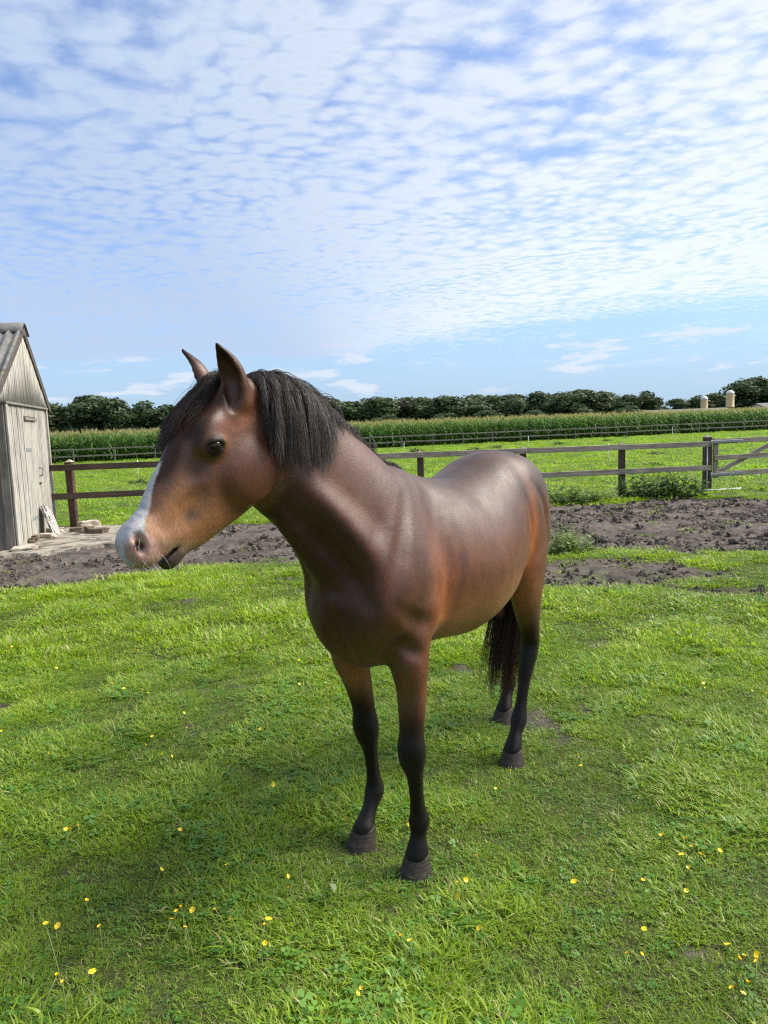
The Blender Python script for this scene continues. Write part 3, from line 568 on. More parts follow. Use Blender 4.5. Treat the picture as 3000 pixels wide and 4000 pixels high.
# ------------------------------------------------------------------ slab and rubble
m, nt, b = material('old_concrete')
co = nt.node('ShaderNodeTexCoord').outputs['Object']; a1 = nt.noise(co, 3, 6, .65); a2 = nt.noise(co, 30, 4, .6)
P_(nt, b, Base_Color=nt.mix(nt.ramp(a1, .42, .66), nt.mix(nt.ramp(a2, .3, .7), (.20, .175, .145), (.37, .335, .285)), (.075, .062, .050)), Roughness=.9, Specular_IOR_Level=.2); bump(nt, b, a2, .5, .01); conc = m
poly = []
for (x, y) in [(-5.62, 10.25), (-5.05, 10.35), (-4.45, 10.75), (-3.75, 11.2), (-3.2, 11.7), (-2.95, 12.5), (-3.3, 13.2), (-4.4, 13.42), (-5.6, 13.35), (-6.0, 13.4)]: poly.append((x, y))
PP = crom([(*p, 0) for p in poly+[poly[0]]], 60)[:-1]; PP[:, :2] += rng.normal(0, .03, (len(PP), 2))
bm = bmesh.new(); vs_ = [bm.verts.new((p[0], p[1], .045+rng.normal(0, .006))) for p in PP]; lo_ = [bm.verts.new((p[0]*1.0+(p[0]+4.6)*.03, p[1]+(p[1]-12)*.03, -.05)) for p in PP]
bm.faces.new(vs_)
for i in range(len(vs_)): j = (i+1) % len(vs_); bm.faces.new((lo_[i], lo_[j], vs_[j], vs_[i]))
bmesh.ops.recalc_face_normals(bm, faces=list(bm.faces)); sme = bpy.data.meshes.new('concrete_slab'); bm.to_mesh(sme); bm.free(); tag(link('concrete_slab', sme, conc), kind='structure')
def rock(name, s, seed, mat, sub=2, rough_=.14):
    bm = bmesh.new(); bmesh.ops.create_cube(bm, size=1.0); bmesh.ops.subdivide_edges(bm, edges=list(bm.edges), cuts=sub, use_grid_fill=True); r = np.random.default_rng(seed)
    for v in bm.verts:
        n = v.co.normalized(); q = v.co*.72+n*.5*.28; q += Vector(r.normal(0, rough_*.35, 3)); v.co = Vector((q.x*s[0], q.y*s[1], q.z*s[2]))
    me = bpy.data.meshes.new(name); bm.to_mesh(me); bm.free(); me.materials.append(mat); return me
m, nt, b = material('terrazzo')
co = nt.node('ShaderNodeTexCoord').outputs['Object']; vo = nt.node('ShaderNodeTexVoronoi', None, Vector=co, Scale=55.0)
P_(nt, b, Base_Color=nt.rgb(vo.outputs['Color'], [(0.0, (.10, .09, .085)), (.38, (.14, .12, .11)), (.45, (.42, .40, .38)), (1.0, (.55, .53, .50))]), Roughness=.6); terr = m
tag(link('broken_slab', rock('broken_slab', (.42, .08, .58), 1, terr, 3, .07), None, None, (-5.62, 12.42, .26), (math.radians(-20), math.radians(16), math.radians(100))), 'white speckled broken stone slab leaning against the shed door', 'stone')
pst = simple('pale_stone', (.36, .32, .26), .85, .2, .3, 9, .4); bst = simple('brown_stone', (.13, .10, .075), .9, .2, .3, 9, .4)
for i, (x, y, s, mt, lab) in enumerate([(-5.26, 13.10, (.36, .2, .16), pst, 'pale squared stone block on the slab below the fence'), (-5.72, 12.75, (.30, .16, .09), pst, 'flat pale stone right of the leaning slab'), (-5.52, 12.02, (.34, .2, .08), pst, 'flat pale stone at the foot of the shed door'),
        (-5.60, 11.72, (.16, .13, .10), bst, 'small brown stone before the shed door, nearer the leaning slab'), (-5.50, 11.45, (.14, .11, .09), bst, 'small brown stone before the shed door, nearer the shed corner'), (-5.28, 10.72, (.34, .24, .07), pst, 'flat pale stone at the front corner of the shed'), (-5.05, 12.55, (.24, .17, .12), bst, 'brown clod on the slab, left of two'), (-4.82, 12.35, (.30, .2, .10), bst, 'brown clod on the slab, right of two'), (-5.32, 12.70, (.22, .15, .08), bst, 'dark flat clod on the slab behind the others')]):
    tag(link('stone', rock('stone', s, 40+i, mt), None, None, (x, y, .045+s[2]*.36), (0, 0, rng.uniform(0, 3))), lab, 'stone', 'stones and clods by the shed')
# ------------------------------------------------------------------ weeds and flowers
def leafy_bush(seed, rx, ry, h_, nst, lf, mat_l, mat_s, spire=0.0):
    r = np.random.default_rng(seed); v = []; f = []; tone = []; sv = []; sf = []
    for s_ in range(nst):
        a = r.uniform(0, 6.28); q = math.sqrt(r.random()); bx, by = rx*q*math.cos(a), ry*q*math.sin(a); H = h_*r.uniform(.6, 1.05)*(1-.45*q*q); lean = np.array([r.normal(0, .16)+.2*bx/rx, r.normal(0, .16)+.2*by/ry, 1.0])
        i0 = len(sv); 
        for t in (0, .5, 1):
            p = np.array([bx, by, 0])+lean*H*t+np.array([.03*math.sin(t*3+a), .03*math.cos(t*2+a), 0])
            for k in range(3): an = k*2.094; sv.append(p+np.array([math.cos(an), math.sin(an), 0])*.005*(1.15-t))
        for t in range(2):
            for k in range(3): sf.append((i0+t*3+k, i0+t*3+(k+1) % 3, i0+t*3+3+(k+1) % 3, i0+t*3+3+k))
        n = int(H/.035)
        for k in range(n):
            t = .12+.88*k/n; p = np.array([bx, by, 0])+lean*H*t; an = k*1.57+r.normal(0, .4); L_ = lf*r.uniform(.6, 1.2)*(1.1-.55*t); d = np.array([math.cos(an), math.sin(an), r.uniform(-.35, .45)]); sd_ = np.array([-math.sin(an), math.cos(an), r.normal(0, .3)]); tn = r.random()*.85; j = len(v)
            for (q1, w1, dz_) in ((0, 0, 0), (.4, .34, .02), (1.0, 0, -.12), (.4, -.34, .02), (.7, .22, -.03), (.7, -.22, -.03)): v.append(p+d*L_*q1+sd_*L_*w1+np.array([0, 0, L_*dz_])); tone.append(tn)
            f += [(j, j+1, j+4, j+5), (j, j+5, j+3, j)] if False else [(j, j+1, j+4, j+2), (j, j+2, j+5, j+3)]
    me = npmesh('leaves', v, np.array(f)); attr(me, 'tone', tone); me.materials.append(mat_l)
    ms = npmesh('stems', sv, np.array(sf), True); ms.materials.append(mat_s); return me, ms
net = tree_leaf('nettle_leaf', (.030, .075, .014), (.085, .165, .030)); stemm = simple('green_stem', (.16, .21, .06), .7); wl = tree_leaf('weed_leaf', (.12, .19, .045), (.24, .32, .09))
for (x, y, rx, ry, h_, ns, lf, ml, nm, cat, lab, sd_) in ((5.62, 14.86, .85, .42, .62, 150, .12, net, 'nettle_bush', 'bush', 'large dense nettle bush at the foot of the fence post right of the horse', 1), (3.72, 14.45, .55, .35, .42, 90, .11, net, 'nettle_bush', 'bush', 'smaller nettle clump below the fence beside the croup of the horse', 2), (4.45, 14.6, .35, .25, .25, 34, .09, wl, 'nettle_bush', 'bush', 'low pale green weed clump between the two nettle bushes', 3), (2.22, 9.15, .40, .24, .36, 70, .085, wl, 'weed', 'weed', 'tall pale green weed on the mud just right of the horse rump', 4)):
    e = tag(empty(nm, (x, y, float(hgt(x, y)))), lab, cat); a, s_ = leafy_bush(sd_, rx, ry, h_, ns, lf, ml, stemm); link('leaves', a, None, e); link('stems', s_, None, e)
a, s_ = leafy_bush(9, .05, .05, .62, 4, .05, wl, stemm); e = tag(empty('weed', (2.36, 9.38, .0)), 'single taller weed spike rising from the weed by the rump', 'weed'); link('leaves', a, None, e); link('stems', s_, None, e)
# rough pasture tussocks (docks, thistles)
dk = tree_leaf('dock_leaf', (.030, .060, .016), (.075, .110, .030))
for i, (x, y, s) in enumerate([(3.0, 22, 1.0), (9.3, 25.5, .7), (12.2, 33, .9), (3.8, 33, .8), (5.8, 46, 1.3), (7.6, 50, 1.2), (12.5, 52, 1.3), (17.0, 56, 1.2), (-6.2, 22, .8), (-8.5, 26, .9), (15.0, 27, .8), (2.2, 48, 1.3)]):
    e = tag(empty('dock_plant', (x, y, 0)), ('dark green dock clump in the pasture behind the fence, %s nearest' % ORD[[0, 2, 4, 5, 8, 9, 10, 11, 1, 3, 6, 7][i] if i < 12 else i]), 'weed', 'dock clumps in the pasture'); a, s_ = leafy_bush(60+i, .42*s, .3*s, .26*s, 26, .16*s, dk, stemm); link('leaves', a, None, e); link('stems', s_, None, e)
# buttercups
petal = simple('buttercup_petal', (.82, .56, .012), .35, .5, .06, 30); 
def flower_mesh(seed, op):
    v = []; f = []; r = np.random.default_rng(seed)
    for k in range(5):
        a = k*1.2566+r.normal(0, .05); j = len(v); d = np.array([math.cos(a), math.sin(a), 0]); s_ = np.array([-math.sin(a), math.cos(a), 0]); z = np.array([0, 0, 1.])
        for (q, w_) in ((.001, .001), (.006, .0048), (.0105, .0040), (.0105, -.0040), (.006, -.0048), (.001, -.001)): v.append(d*q*op+s_*w_+z*(q*(1.25-op)*.9+.2*abs(w_)))
        f.append(tuple(range(j, j+6)))
    me = npmesh('flower', v, np.array(f)); me.materials.append(petal); return me
fl = [flower_mesh(k, (1.0, .85, .65, .45)[k]) for k in range(4)]
stems_ = []
for k in range(6):
    r = np.random.default_rng(k); bx, by = r.normal(0, .045, 2); stems_.append((bx, by))
def stem_me(k, h_): bx, by = stems_[k]; return rod_mesh('stem', [(bx, by, -.01), (bx*.75, by*.75, h_*.35), (bx*.3, by*.3, h_*.75), (0, 0, h_)], .0015, 5)
BC = [(-1.308, 2.778, 0.07, 0), (-1.256, 2.782, 0.08, 0), (-0.996, 2.208, 0.14, 0), (-1.097, 2.14, 0.11, 0), (-1.076, 2.173, 0.08, 0), (-0.984, 1.953, 0.08, 0), (-0.931, 1.877, 0.12, 0), (-0.904, 1.927, 0.08, 0), (-0.864, 1.914, 0.12, 0), (-0.703, 2.227, 0.1, 0), (-0.715, 2.218, 0.09, 0), (-0.714, 2.164, 0.1, 0), (-0.669, 2.238, 0.08, 0), (-0.585, 2.205, 0.1, 0), (-0.665, 2.135, 0.09, 0), (-0.526, 2.161, 0.1, 0), (-0.396, 2.087, 0.14, 0), (-0.415, 2.118, 0.1, 0), (-0.395, 2.006, 0.12, 0), (-0.367, 2.301, 0.14, 0), (-0.336, 2.408, 0.12, 0), (-0.368, 2.311, 0.09, 0), (-0.594, 2.422, 0.11, 0), (-0.838, 2.465, 0.08, 0), (-0.523, 3.033, 0.1, 0), (-0.2, 2.773, 0.08, 0), (-0.109, 1.842, 0.1, 0), (-0.118, 1.774, 0.14, 0), (-0.841, 2.727, 0.08, 0), (-1.262, 2.719, 0.1, 0), (-0.923, 2.123, 0.11, 0), (0.422, 2.939, 0.09, 1), (0.271, 2.512, 0.1, 1), (0.277, 2.423, 0.11, 1), (0.199, 2.304, 0.09, 1), (0.224, 2.307, 0.1, 1), (0.194, 2.251, 0.08, 1), (0.001, 2.031, 0.11, 1), (0.028, 2.018, 0.1, 1), (0.236, 2.036, 0.12, 1), (0.572, 2.257, 0.11, 1), (0.715, 2.318, 0.1, 1), (0.779, 2.204, 0.14, 1), (0.973, 2.56, 0.08, 1), (0.99, 2.421, 0.09, 1), (1.01, 2.434, 0.14, 1), (1.035, 2.449, 0.1, 1), (1.121, 2.419, 0.1, 1), (1.032, 2.278, 0.14, 1), (1.043, 2.398, 0.1, 1), (0.962, 2.293, 0.12, 1), (0.918, 2.207, 0.1, 1), (0.732, 2.062, 0.08, 1), (0.646, 1.946, 0.09, 1), (0.668, 1.905, 0.12, 1), (0.942, 1.974, 0.09, 1), (0.997, 1.924, 0.1, 1), (0.938, 1.905, 0.1, 1), (0.972, 1.94, 0.08, 1), (0.985, 1.895, 0.1, 1), (0.932, 1.875, 0.08, 1), (0.897, 1.77, 0.14, 1), (0.873, 1.8, 0.1, 1), (0.892, 1.783, 0.1, 1), (0.052, 2.705, 0.08, 1), (0.516, 3.116, 0.08, 1), (0.304, 2.36, 0.14, 1), (-3.115, 6.171, 0.09, 2), (-2.818, 5.393, 0.1, 2), (-2.707, 5.301, 0.12, 2), (-2.875, 5.431, 0.06, 2), (-2.464, 4.931, 0.08, 2), (-2.23, 4.808, 0.1, 2), (-1.958, 4.397, 0.07, 2), (-1.726, 4.447, 0.09, 2), (-1.66, 4.45, 0.08, 2), (-1.644, 4.415, 0.07, 2), (-1.519, 4.163, 0.08, 2), (-1.491, 4.298, 0.09, 2), (-1.429, 4.214, 0.1, 2), (-1.518, 4.261, 0.07, 2), (-1.655, 4.82, 0.08, 2), (-1.863, 5.644, 0.1, 2), (-1.36, 5.137, 0.06, 2), (-1.04, 5.669, 0.08, 2), (-0.997, 4.155, 0.06, 2), (-0.869, 3.904, 0.09, 2), (-1.155, 3.963, 0.07, 2), (-0.684, 3.692, 0.08, 2), (-1.07, 3.721, 0.08, 2), (-1.231, 3.526, 0.08, 2), (-1.21, 3.586, 0.1, 2), (-1.077, 3.445, 0.06, 2), (-1.11, 3.398, 0.09, 2), (-1.901, 3.657, 0.07, 2), (-1.667, 3.443, 0.09, 2), (-0.612, 4.853, 0.07, 2), (-0.804, 4.864, 0.06, 2), (-0.602, 4.472, 0.06, 2), (-0.558, 4.409, 0.06, 2), (-0.4, 4.42, 0.06, 2), (-0.355, 4.199, 0.12, 2), (-2.077, 3.79, 0.07, 2), (-1.802, 5.175, 0.1, 2), (1.246, 5.113, 0.12, 3), (1.126, 4.142, 0.07, 3), (1.061, 3.959, 0.1, 3), (1.698, 4.132, 0.06, 3), (1.773, 4.052, 0.1, 3), (1.812, 4.023, 0.09, 3), (1.747, 3.967, 0.1, 3), (2.013, 3.982, 0.07, 3), (2.068, 3.924, 0.08, 3), (0.855, 3.281, 0.06, 3), (0.836, 3.244, 0.06, 3), (0.618, 3.138, 0.1, 3), (0.832, 3.139, 0.08, 3), (1.888, 5.552, 0.09, 3), (1.62, 5.629, 0.12, 3)]
smesh = {}
_u = ['', 'first', 'second', 'third', 'fourth', 'fifth', 'sixth', 'seventh', 'eighth', 'ninth', 'tenth', 'eleventh', 'twelfth', 'thirteenth', 'fourteenth', 'fifteenth', 'sixteenth', 'seventeenth', 'eighteenth', 'nineteenth']
def ordw(n):
    if n < 20: return _u[n]
    t_ = {2: 'twent', 3: 'thirt', 4: 'fort'}[n//10]; return t_+'ieth' if n % 10 == 0 else t_+'y-'+_u[n % 10]
rank = {}
for z_ in range(4):
    for k, i in enumerate(sorted([i for i in range(len(BC)) if BC[i][3] == z_], key=lambda i: BC[i][0]/BC[i][1])): rank[i] = k+1
for i, (x, y, z, zone) in enumerate(BC):
    k = i % 6; hq_ = round(z, 2); key = (k, hq_)
    if key not in smesh: smesh[key] = stem_me(k, hq_); smesh[key].materials.append(stemm)
    g0 = float(hgt(x, y))
    lab = 'yellow buttercup %s, %s from the left there' % (('near the camera left of the fore hooves', 'near the camera right of the fore hooves', 'farther off between muzzle and forelegs', 'farther off right of the hind hooves')[zone], ordw(rank[i]))
    e = tag(empty('buttercup', (x, y, g0), rng.uniform(-.3, .3)), lab, 'flower', ('buttercups lower left', 'buttercups lower right', 'buttercups farther left', 'buttercups farther right')[zone])
    link('stem', smesh[key], None, e); o = link('flower', fl[i*7 % 4], None, e, (0, 0, hq_), (rng.normal(0, .45), rng.normal(0, .45), rng.uniform(0, 6))); s_ = rng.uniform(.75, 1.05); o.scale = (s_, s_, s_)
# a fallen leaf, straws and clods
v = []; 
for q, w_ in ((0, 0), (.25, .24), (.55, .33), (.85, .2), (1.05, 0), (.85, -.2), (.55, -.33), (.25, -.24)): v.append((q*.042, w_*.042, .010*math.sin(q*3)+.02*abs(w_)))
tag(link('fallen_leaf', npmesh('fallen_leaf', v, np.array([list(range(8))])), simple('pale_leaf', (.13, .17, .075), .6), None, (-.215, 2.33, .055), (.35, -.25, 2.2)), 'pale green fallen leaf on the grass before the fore hooves', 'leaf')
clm = simple('mud_clod', (.120, .102, .086), .95, .15, .4, 20, .5)
clods = unlinked([rock('clod', (1, .8, .55), 200+k, clm, 2, .3) for k in range(5)], 'clod')
p = np.stack([rng.uniform(-9, 10, 36000), rng.uniform(6.2, 14.8, 36000)], 1); mm = mud(p[:, 0], p[:, 1]); cl = fbm(p[:, 0], p[:, 1], 2.2, 3, 90.)
p = p[(rng.random(len(p)) < mm*step_(cl, .35, .6)) & ~((p[:, 0] < -2.7) & (p[:, 1] > 10.2) & (p[:, 1] < 13.6))]; n = len(p); s_ = rng.gamma(2.0, .0085, n)+.006
scatter('mud_clods', np.concatenate([p, (hgt(p[:, 0], p[:, 1])+s_*.15)[:, None]], 1), rng.uniform(0, 6.28, (n, 3))*np.array([.15, .15, 1]), np.stack([s_*1.5]*3, 1), rng.integers(0, 5, n), rng.random(n), clods, 'dark trampled mud clods across the bare strip of the paddock', 'mud')
# ------------------------------------------------------------------ the horse
# Horse space: x forward, y to the horse's left, z up, origin on the ground between the fore hooves.
HORSE_AT = (-0.03, 2.62, -0.010)
HORSE_ROT = math.atan2(-0.85, -0.527)
V = lambda *a: np.array(a, float)
POLL = V(0.554, -0.096, 1.78)
E1 = V(0.556, -0.167, -0.814); E1 /= np.linalg.norm(E1)
EW = V(-E1[1], E1[0], 0); EW /= np.linalg.norm(EW)
EV = np.cross(E1, EW); EV = EV if EV[2] > 0 else -EV
HEADF = np.stack([E1, EW, EV])
def HD(u, w_, v_): return POLL + E1*u + EW*w_ + EV*v_

class Field:
    def __init__(s, xs, ys, zs):
        s.ax = (xs.astype(np.float32), ys.astype(np.float32), zs.astype(np.float32))
        s.D = np.full((len(xs), len(ys), len(zs)), 1.0, np.float32)
    def sub(s, lo, hi):
        sl = []
        for a, l, h in zip(s.ax, lo, hi):
            i0 = max(0, int(np.searchsorted(a, l))-1); i1 = min(len(a), int(np.searchsorted(a, h))+1)
            sl.append(slice(i0, i1))
        X = s.ax[0][sl[0]][:, None, None]; Y = s.ax[1][sl[1]][None, :, None]; Z = s.ax[2][sl[2]][None, None, :]
        return tuple(sl), X, Y, Z
    def put(s, sl, d, k, mode='add'):
        a = s.D[sl]
        if mode == 'add':
            h = np.clip(0.5+0.5*(d-a)/k, 0, 1); s.D[sl] = d+(a-d)*h-k*h*(1-h)
        else:                                   # smooth subtraction
            d = -d; h = np.clip(0.5-0.5*(d-a)/k, 0, 1); s.D[sl] = d+(a-d)*h+k*h*(1-h)
    def ell(s, c, r, k=0.04, F=None, mode='add'):
        c = np.asarray(c, float); R_ = max(r)+2*k+0.02
        sl, X, Y, Z = s.sub(c-R_, c+R_)
        if min(s.D[sl].shape) == 0: return
        X = X-c[0]; Y = Y-c[1]; Z = Z-c[2]
        F = np.eye(3) if F is None else F
        q = [F[i, 0]*X+F[i, 1]*Y+F[i, 2]*Z for i in range(3)]
        rho = np.sqrt(sum((q[i]/r[i])**2 for i in range(3)))
        le = np.sqrt(sum(qi**2 for qi in q))
        d = np.where(rho > 1e-3, le*(1-1/np.maximum(rho, 1e-3)), -min(r)).astype(np.float32)
        s.put(sl, d, k, mode)
    def tube(s, P, U, rw, ru, rd, k=0.04, n=24, ex=2.0, mode='add'):
        C = crom(P, n); Uv = crom(U, n); rr = crom(np.stack([rw, ru, rd], 1), n)
        R_ = rr.max()+2*k+0.02
        sl, X, Y, Z = s.sub(C.min(0)-R_, C.max(0)+R_)
        shp = s.D[sl].shape
        if min(shp) == 0: return
        best = np.full(shp, 9., np.float32); par = np.zeros(shp, np.float32)
        for i in range(n-1):
            R2 = float(rr[i:i+2].max()+2*k+0.03)
            lo, hi = np.minimum(C[i], C[i+1])-R2, np.maximum(C[i], C[i+1])+R2
            ss = []
            for A_, l, h in zip((X[:, 0, 0], Y[0, :, 0], Z[0, 0, :]), lo, hi):
                ss.append(slice(int(np.searchsorted(A_, l)), int(np.searchsorted(A_, h))))
            if any(z.start >= z.stop for z in ss): continue
            ss = tuple(ss)
            a = [float(c) for c in C[i]]; b = [float(c) for c in C[i+1]-C[i]]; L2 = sum(c*c for c in b)
            dx, dy, dz = X[ss[0]]-a[0], Y[:, ss[1]]-a[1], Z[:, :, ss[2]]-a[2]
            tc = np.clip((dx*(b[0]/L2)+dy*(b[1]/L2))+dz*(b[2]/L2), 0, 1)
            q = (dx-tc*b[0])**2+(dy-tc*b[1])**2+(dz-tc*b[2])**2
            m = q < best[ss]
            best[ss] = np.where(m, q, best[ss]); par[ss] = np.where(m, tc+float(i), par[ss])
        near = np.nonzero(best < R_*R_)
        par = par[near]
        i = np.clip(par.astype(np.int32), 0, n-2); t = (par-i)[..., None].astype(np.float32)
        T = np.gradient(C, axis=0); T /= np.linalg.norm(T, axis=1)[:, None]
        Un = Uv-(Uv*T).sum(1)[:, None]*T; Un /= np.linalg.norm(Un, axis=1)[:, None]
        B = np.cross(T, Un)
        tab = np.concatenate([C, T, Un, B, rr], 1).astype(np.float32)
        g = tab[i]*(1-t)+tab[i+1]*t
        q = np.stack([X[near[0], 0, 0], Y[0, near[1], 0], Z[0, 0, near[2]]], -1)-g[..., :3]
        qt = (q*g[..., 3:6]).sum(-1); qu = (q*g[..., 6:9]).sum(-1); qb = (q*g[..., 9:12]).sum(-1)
        ru_ = np.where(qu > 0, g[..., 13], g[..., 14]); rw_ = g[..., 12]
        rc = np.minimum(rw_, np.minimum(g[..., 13], g[..., 14]))
        rho = (np.abs(qb/rw_)**ex+np.abs(qu/ru_)**ex+np.abs(qt/rc)**ex)**(1/ex)
        le = np.sqrt(qt**2+qu**2+qb**2)
        d = np.full(shp, 0.5, np.float32)
        d[near] = np.where(rho > 1e-3, le*(1-1/np.maximum(rho, 1e-3)), -rc)
        s.put(sl, d, k, mode)
    def loft(s, top, bot, hw, **kw):            # sections given by their dorsal and ventral points
        top = np.asarray(top, float); bot = np.asarray(bot, float)
        r = np.linalg.norm(top-bot, axis=1)/2
        s.tube((top+bot)/2, top-bot, np.asarray(hw, float), r, r, **kw)
    def groove(s, P, r, depth, k=.03):          # a furrow laid on the surface
        C = crom(P, 7)
        for _ in range(4):
            D, G = s.at(C); C = C-G*np.clip(D, -.05, .05)[:, None]
        D, G = s.at(C); C = C+G*(r-depth)
        n = len(C); tp = np.sin(np.linspace(.25, math.pi-.25, n))
        s.tube(C+G*(r*(1-tp)*.7)[:, None], G, r*(.7+.3*tp), r*tp, r*(.5+.5*tp), k=k, n=16, mode='cut')
    def at(s, P):                               # trilinear value and gradient
        out = []
        idx = []; fr = []
        for c in range(3):
            a = s.ax[c]; i = np.clip(np.searchsorted(a, P[:, c])-1, 0, len(a)-2)
            idx.append(i); fr.append(np.clip((P[:, c]-a[i])/(a[i+1]-a[i]), 0, 1))
        v_ = 0; g = np.zeros((len(P), 3))
        w1 = [np.stack([1-f, f], 1) for f in fr]
        for dx in (0, 1):
            for dy in (0, 1):
                for dz in (0, 1):
                    d = s.D[idx[0]+dx, idx[1]+dy, idx[2]+dz]
                    v_ = v_+d*w1[0][:, dx]*w1[1][:, dy]*w1[2][:, dz]
                    g[:, 0] += (2*dx-1)*d*w1[1][:, dy]*w1[2][:, dz]
                    g[:, 1] += (2*dy-1)*d*w1[0][:, dx]*w1[2][:, dz]
                    g[:, 2] += (2*dz-1)*d*w1[0][:, dx]*w1[1][:, dy]
        return v_, g/np.maximum(np.linalg.norm(g, axis=1), 1e-9)[:, None]
    def mesh(s):                                # naive surface nets
        D = s.D; neg = D < 0
        nx, ny, nz = D.shape
        cnt = np.zeros((nx-1, ny-1, nz-1), np.uint8)
        corners = [(a, b, c) for a in (0, 1) for b in (0, 1) for c in (0, 1)]
        for a, b, c in corners: cnt += neg[a:nx-1+a, b:ny-1+b, c:nz-1+c]
        I, J, K = np.nonzero((cnt > 0) & (cnt < 8))
        vid = np.full(cnt.shape, -1, np.int32); vid[I, J, K] = np.arange(len(I))
        val = {c: D[I+c[0], J+c[1], K+c[2]] for c in corners}
        pos = {c: np.stack([s.ax[0][I+c[0]], s.ax[1][J+c[1]], s.ax[2][K+c[2]]], 1) for c in corners}
        acc = np.zeros((len(I), 3)); num = np.zeros(len(I))
        for p in corners:
            for ax in range(3):
                if p[ax]: continue
                q = list(p); q[ax] = 1; q = tuple(q)
                a, b = val[p], val[q]; m = (a < 0) != (b < 0)
                t = np.where(m, a/np.where(m, a-b, 1), 0)
                acc += np.where(m[:, None], pos[p]*(1-t[:, None])+pos[q]*t[:, None], 0); num += m
        verts = acc/num[:, None]
        quads = []
        for ax in range(3):
            o = [(0, 0, 0)]*4
            a0 = neg[tuple(slice(0, -1) if c == ax else slice(None) for c in range(3))]
            a1 = neg[tuple(slice(1, None) if c == ax else slice(None) for c in range(3))]
            e = np.argwhere(a0 != a1)
            b, c = [(1, 2), (2, 0), (0, 1)][ax]
            ok = (e[:, b] > 0) & (e[:, c] > 0) & (e[:, b] < D.shape[b]-1) & (e[:, c] < D.shape[c]-1); e = e[ok]
            s0 = a0[tuple(e.T)]
            ids = []
            for db, dc in ((-1, -1), (0, -1), (0, 0), (-1, 0)):
                f = e.copy(); f[:, b] += db; f[:, c] += dc; ids.append(vid[tuple(f.T)])
            q = np.stack(ids, 1); q = np.where(s0[:, None], q, q[:, ::-1])
            quads.append(q)
        return verts, np.concatenate(quads)

def spaced(lo, cut, hi, a, b): return np.concatenate([np.arange(lo, cut, a), np.arange(cut, hi, b)])
FLD = Field(spaced(-1.66, 0.42, 1.0, 0.0085, 0.0048), np.arange(-0.46, 0.44, 0.0062), spaced(-0.03, 1.22, 1.98, 0.008, 0.0048))

